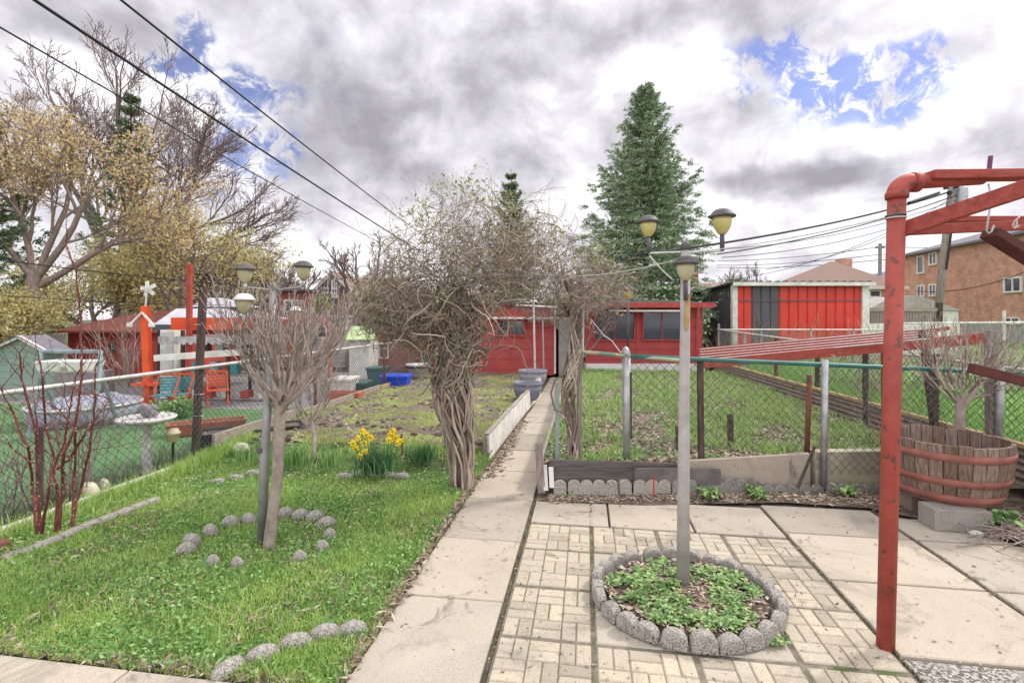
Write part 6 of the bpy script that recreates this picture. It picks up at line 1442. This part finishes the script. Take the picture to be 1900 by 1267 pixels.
# young leaves in clusters
cl_c = [A(*q_, YV+rv.uniform(-.5,.4)) for q_ in ((815,345),(840,350),(870,340),(790,400),(800,430),(760,470),(750,490),(930,375),(960,400),(980,440),(690,560),(700,545),(660,555),(840,475),(1010,460),(1060,480),(1090,470),(1110,460),(790,590),(820,560),(880,360),(950,370),(770,390),(1130,490),(1000,420),(850,400),(720,450),(1040,440),(905,420),(735,520))]
pts = []
for c in cl_c:
    for i in range(58):
        v = rvec(rv)*rv.random()**.5*.20; pts.append(c+v)
pts += [t for t in tips if rv.random() < .06]
V, Fq = leafquads(np.array([tuple(p) for p in pts]), .019, aspect=2.0, jitter=.5)
MB().raw(V, Fq).build('young_leaves', island('vine_leaves', [(0,(.15,.19,.05)),(.5,(.33,.36,.12)),(1,(.52,.51,.25))], .6, .25), vn)
# second vine on the post
v2 = thing('vine', 'slimmer rope-like vine twisted round the arbor post by the right bed', 'vine', A(1056,855,5.0))
mb = MB(); YW = 5.02
p2 = [(1064,862,8),(1062,800,9),(1054,740,12),(1058,690,13),(1068,640,11),(1070,590,9),(1066,555,8),(1052,520,7)]
for k in range(26):
    ph = rv.uniform(0,6.28); tw = rv.choice((-1,1,1))*rv.uniform(9,16); pts = []; r_ = rv.uniform(.005,.011)
    for i in range(40):
        t = i/39*(len(p2)-1); j = min(int(t), len(p2)-2); f_ = t-j; a0 = p2[j]; a1 = p2[j+1]; c = A(a0[0]+(a1[0]-a0[0])*f_, a0[1]+(a1[1]-a0[1])*f_, YW); w = (a0[2]+(a1[2]-a0[2])*f_)/F*YW*rv.uniform(.9,1.05)
        a = ph+tw*i/39; pts.append(c+Vector((math.cos(a)*w, math.sin(a)*w, 0)))
    mb.tube(pts, r_, 5)
mb.tube([A(1056,770,4.95),A(1030,760,4.9),A(1022,730,4.9),A(1030,705,4.9),A(1050,690,4.95)], .009, 6)
mb.build('twisted_stems', M_VBARK, v2)
S = Seg(); tips = []
for k in range(90):
    c, r = (A(1075,545,5.0),(.3,.3,.25)); v = rvec(rv)*rv.random()**.5; strand(Vector((c.x+v.x*r[0],c.y+v.y*r[1],c.z+v.z*r[2])), rvec(rv), 12, .045, .002, .5)
for k in range(40):
    strand(A(rv.uniform(1060,1200),rv.uniform(470,540),5.0+rv.uniform(-.3,.3)), Vector((rv.uniform(-.2,1),rv.uniform(-.3,.3),rv.uniform(-.3,.8))).normalized(), 8, .05, .0018, .35, 0)
mb = MB(); S.into(mb, 3); mb.build('twigs', MATS['vine_twigs'], v2)

# ---- spruces
def needlemat(n, a, b, c): return island(n, [(0,a),(.5,b),(1,c)], .7, 0)
M_SPR = needlemat('spruce_needles', (.10,.16,.09), (.24,.33,.19), (.46,.55,.34))
M_SPRD = needlemat('dark_needles', (.06,.11,.055), (.13,.20,.10), (.25,.32,.17))
def spruce(label, base, H_, Rr, m, seedv, dens=1.0, bare=.03, pwr=.85):
    r_ = random.Random(seedv); nr = np.random.RandomState(seedv); t = thing('spruce_tree', label, 'tree', base); b = Vector(base)
    MB().tube([b-Vector((0,0,.3)), b+Vector((0,0,H_*.5)), b+Vector((0,0,H_))], [H_*.016, H_*.009, .012], 8).build('trunk', M_DWOOD, t)
    S = Seg(); Pn = []; Dn = []
    nl = int(38*dens); 
    for i in range(nl):
        f_ = (i+r_.uniform(-.3,.3))/nl; f_ = min(max(f_, 0), .985); z = H_*(bare+(1-bare)*f_)*.985+r_.uniform(-.12,.12); R0 = Rr*1.3*((1-f_)**pwr)*r_.uniform(.74,1.14)+.06
        nb = max(5, int(10*dens*(1-f_*.4)))
        for k in range(nb):
            a = 2*math.pi*(k+r_.uniform(-.4,.4))/nb+i*.7; L = R0*r_.uniform(.6,1.15); d = Vector((math.cos(a), math.sin(a), 0)); p = b+Vector((0,0,z)); n = 7
            el0 = .15+.75*f_; prev = p
            for j in range(1, n+1):
                u = j/n; q_ = p+d*L*u+Vector((0,0, L*(el0*u-.42*(1-f_)*math.sin(u*math.pi*.8)+.12*u*u)))+rvec(r_)*.02
                S.add(prev, q_, max(.012*L*(1-u)+.004,.004), .004)
                # side sprays
                if j >= 2:
                    sd2 = Vector((-d.y, d.x, 0)); wl = L*.42*(1-u*.5)+.09
                    for s_ in (-1,1):
                        for kk in range(2):
                            dirn = (d*r_.uniform(.5,.9)+sd2*s_*r_.uniform(.5,1)+Vector((0,0,r_.uniform(-.15,.32)))).normalized(); ll = wl*r_.uniform(.6,1.1)
                            for m_ in range(max(2, int(ll/.085))):
                                Pn.append(q_+dirn*(m_+.5)*.085+Vector((0,0,-.02*m_*(1-f_)))); Dn.append(dirn)
                        
                Pn.append(q_); Dn.append((q_-prev).normalized()); prev = q_
    mb = MB(); S.into(mb, 3); mb.build('branches', M_DWOOD, t)
    Pn = np.array([tuple(p) for p in Pn]); Dn = np.array([tuple(p) for p in Dn]); Vs = []; Fs = []; o = 0
    for rep in range(4):
        N = len(Pn); ax = nr.normal(size=(N,3))*.5+Dn; ax /= np.linalg.norm(ax, axis=1, keepdims=True)
        sdv = np.cross(ax, nr.normal(size=(N,3))); sdv /= np.linalg.norm(sdv, axis=1, keepdims=True)
        Ls = nr.uniform(.09,.19,(N,1)); w = nr.uniform(.010,.022,(N,1)); p0 = Pn+nr.normal(0,.035,(N,3))
        V = np.stack([p0-ax*Ls*.4, p0+sdv*w, p0+ax*Ls*.7, p0-sdv*w], 1).reshape(-1,3); Vs.append(V); Fs.append(np.arange(N*4).reshape(-1,4)+o); o += N*4
    MB().raw(np.concatenate(Vs), np.concatenate(Fs)).build('needles', m, t); return t
YT = 21
spruce('tall bluish green spruce standing behind the red shed', (X(1198,YT),YT,0), Z(150,YT), 2.62, M_SPR, 3, 1.15)
spruce('small spruce tip rising behind the big vine', (X(948,30),30,0), Z(312,30), 2.3, M_SPRD, 4, .85, pwr=1.0)
spruce('dark ivy-clad conifer inside the large bare tree at left', (X(243,20.5),20.5,0), Z(165,20.5), 1.3, M_SPRD, 5, .42, bare=.35, pwr=.9)
spruce('dark blue spruce cut by the left frame edge', (X(-60,13),13,0), Z(110,13), 1.5, M_SPRD, 6, .6, pwr=.8)
# ---- bare and budding trees
M_TBARK = mat('tree_bark', (.28,.22,.20), (.16,.13,.12), 6, .95, .7, 30, stretch=(4,4,.7))
M_LBARK = mat('maple_bark', (.32,.25,.21), (.18,.14,.12), 6, .95, .7, 30, stretch=(4,4,.7))
def tree(name, label, base, H_, r0, seedv, lev=5, limbs=None, leaf=None, leafn=0, leafs=.1, spread=(20,46), bark=M_TBARK, kids=(3,4), ratio=.66, gnarl=.16, up=.05, L0=.34, twigm=None, rmin=.011, scatter=.25, rtw=.5):
    r_ = random.Random(seedv); t = thing(name, label, 'tree', base); b = Vector(base); S = Seg()
    hb = H_*L0; pts = [b-Vector((0,0,.3)), b+Vector((0,0,hb*.5)), b+Vector((r_.uniform(-.1,.1),0,hb))]
    MB().tube(pts, [r0*1.25, r0, r0*.85], 12).build('trunk', bark, t, smooth=True)
    limbs = limbs or [(-.7,0,1),(0,.3,1.2),(.75,0,1),(.2,-.5,1)]
    for (dx,dy,dz) in limbs:
        d = Vector((dx,dy,dz)); grow(S, pts[-1]-Vector((0,0,r_.uniform(0,hb*.25))), d, (H_-hb)*.46*d.length/1.2, r0*.55, lev, r_, 5, kids, ratio, spread, gnarl, up, .5, .35, rmin)
    P0, P1, R0_, R1_ = map(np.array, (S.p0, S.p1, S.r0, S.r1)); thick = R0_ > r0*.12
    mb = MB(); mb.segs(P0[thick], P1[thick], R0_[thick], R1_[thick], 6); mb.build('limbs', bark, t)
    mb = MB(); mb.segs(P0[~thick], P1[~thick], R0_[~thick]*1.0, R1_[~thick], 3); mb.build('twigs', twigm or M_TWIGD, t)
    if leaf:
        T_ = [p for p, d in S.tips]; T_ = np.array([tuple(p) for p in T_]); k = NR.randint(0, len(T_), leafn); Q = T_[k]+NR.normal(0, scatter, (leafn,3))*np.array([[1,1,.8]])
        V, Fq = leafquads(Q, leafs, aspect=1.4, jitter=.5); MB().raw(V, Fq).build('foliage', leaf, t)
    print('tree', label[:30], len(S.p0)); return t
M_MAPLE = island('maple_buds', [(0,(.42,.29,.14)),(.5,(.62,.48,.25)),(1,(.80,.66,.38))], .7, .45)
M_OLIVE = island('olive_leaves', [(0,(.30,.27,.11)),(.5,(.52,.46,.20)),(1,(.74,.66,.34))], .7, .45)
M_YGL = island('yellow_green_leaves', [(0,(.16,.19,.04)),(1,(.38,.40,.12))], .7, .3)
tree('bare_tree', 'tall leafless tree with wide crown in the left background', (X(225,22),22,0), 12.8, .30, 12, limbs=[(-.85,.1,1.15),(-.35,-.2,1.6),(.1,.3,1.8),(.55,-.2,1.55),(1.25,.1,1.05),(1.35,-.2,.62)], spread=(16,42), kids=(4,5), rmin=.009, L0=.30, lev=5)
tree('maple_tree', 'brown budding maple with thick limbs at the left frame side', (X(70,13),13,0), 8.3, .17, 31, lev=4, limbs=[(-.9,.1,1.0),(-.3,.2,1.5),(.35,-.2,1.4),(1.0,.1,1.0),(1.3,0,.5)], leaf=M_MAPLE, leafn=13000, leafs=.050, bark=M_LBARK, spread=(20,50), kids=(3,5), rmin=.009, L0=.34, scatter=.16)
tree('budding_tree', 'olive budding tree over the gazebo', (X(345,15.5),15.5,0), 6.3, .16, 33, lev=4, limbs=[(-1.0,.1,.9),(-.4,.2,1.2),(.4,-.2,1.2),(1.0,.1,.8)], leaf=M_OLIVE, leafn=12000, leafs=.055, spread=(20,50), kids=(3,5), rmin=.009, L0=.22, scatter=.3)
tree('budding_tree', 'dense yellow-green budding tree behind the left red shed', (X(190,17.5),17.5,0), 5.2, .18, 34, lev=4, limbs=[(-1.2,.1,.8),(-.4,.2,1.1),(.5,-.2,1.1),(1.1,.1,.7)], leaf=M_OLIVE, leafn=18000, leafs=.062, spread=(20,55), kids=(3,5), rmin=.010, L0=.2, scatter=.35)
tree('conifer_bush', 'feathery greenish tree low at the far left', (X(20,12),12,0), 3.0, .10, 35, lev=3, limbs=[(-1.0,.1,.7),(-.3,.2,1),(.5,-.2,.9),(1.1,.1,.6)], leaf=M_OLIVE, leafn=8000, leafs=.048, spread=(20,55), kids=(3,5), rmin=.008, L0=.3, scatter=.2)
tree('bare_tree', 'distant bare tree left of the white trimmed gable', (X(535,38),38,0), 7.6, .24, 41, lev=4, kids=(3,5), rmin=.02, L0=.25)
tree('bare_tree', 'distant bare tree above the gazebo roof', (X(470,36),36,0), 7.2, .22, 42, lev=4, kids=(3,5), rmin=.02, L0=.25)
tree('bare_tree', 'gnarled bare tree with forked trunk right of the gabled house', (X(680,24),24,0), 6.4, .22, 43, lev=4, limbs=[(-.9,0,1),(-.2,.2,1.3),(.7,0,1.2)], kids=(3,5), rmin=.013, L0=.35)
tree('bare_tree', 'pale bare shrub tree between the vine and the tall spruce', (X(1075,13),13,0), 3.6, .04, 44, lev=4, limbs=[(-.8,0,1),(-.2,.2,1.3),(.6,0,1.2),(1,.1,.9)], kids=(3,5), rmin=.006, L0=.2, twigm=M_TWIG)
tree('bare_tree', 'small leafless tree left of the bungalow roof', (X(1385,24),24,0), 4.9, .13, 45, lev=4, limbs=[(-.8,0,1),(-.2,.2,1.3),(.7,0,1.2)], kids=(3,5), rmin=.010, L0=.3)
tree('bare_tree', 'little bare tree just left of the corrugated garage roof', (X(1420,26),26,0), 4.3, .10, 46, lev=3, kids=(3,5), rmin=.010, L0=.3)
bush('bush', (X(590,34),34,1.2), 1.1,1.0,1.1, 900, .16, M_YGL, 'yellow-green bush against the gabled house', 'bush')
bush('bush', (X(700,18),18,0), .9,.8,.85, 1500, .08, M_YGL, 'fresh green bush behind the white shed roof', 'bush')
bush('bush', (X(1215,16.8),17.6,0), 2.2,.7,1.35, 5000, .09, M_SPR, 'dark green low conifer spread behind the red shed roof', 'bush')
for i,(px,Y,h,rx) in enumerate(((30,34,3.9,4.5),(-150,30,4.5,4),(560,50,4.2,5),(720,48,4.6,6),(1060,46,4.2,5),(860,40,3.4,4))):
    bush('hedge_bush', (X(px,Y),Y,0), rx,1.5,h/2, 9000, .12, [M_OLIVE,M_YGL,M_TWIGD][i%3], ['wide olive tree mass behind the left sheds','olive green tree mass beyond the left frame edge','dark bare thicket far behind the gabled house','olive thicket far behind the vine','yellow-green far thicket between vine and spruce','dim brown thicket behind the vine trunk'][i], 'trees')
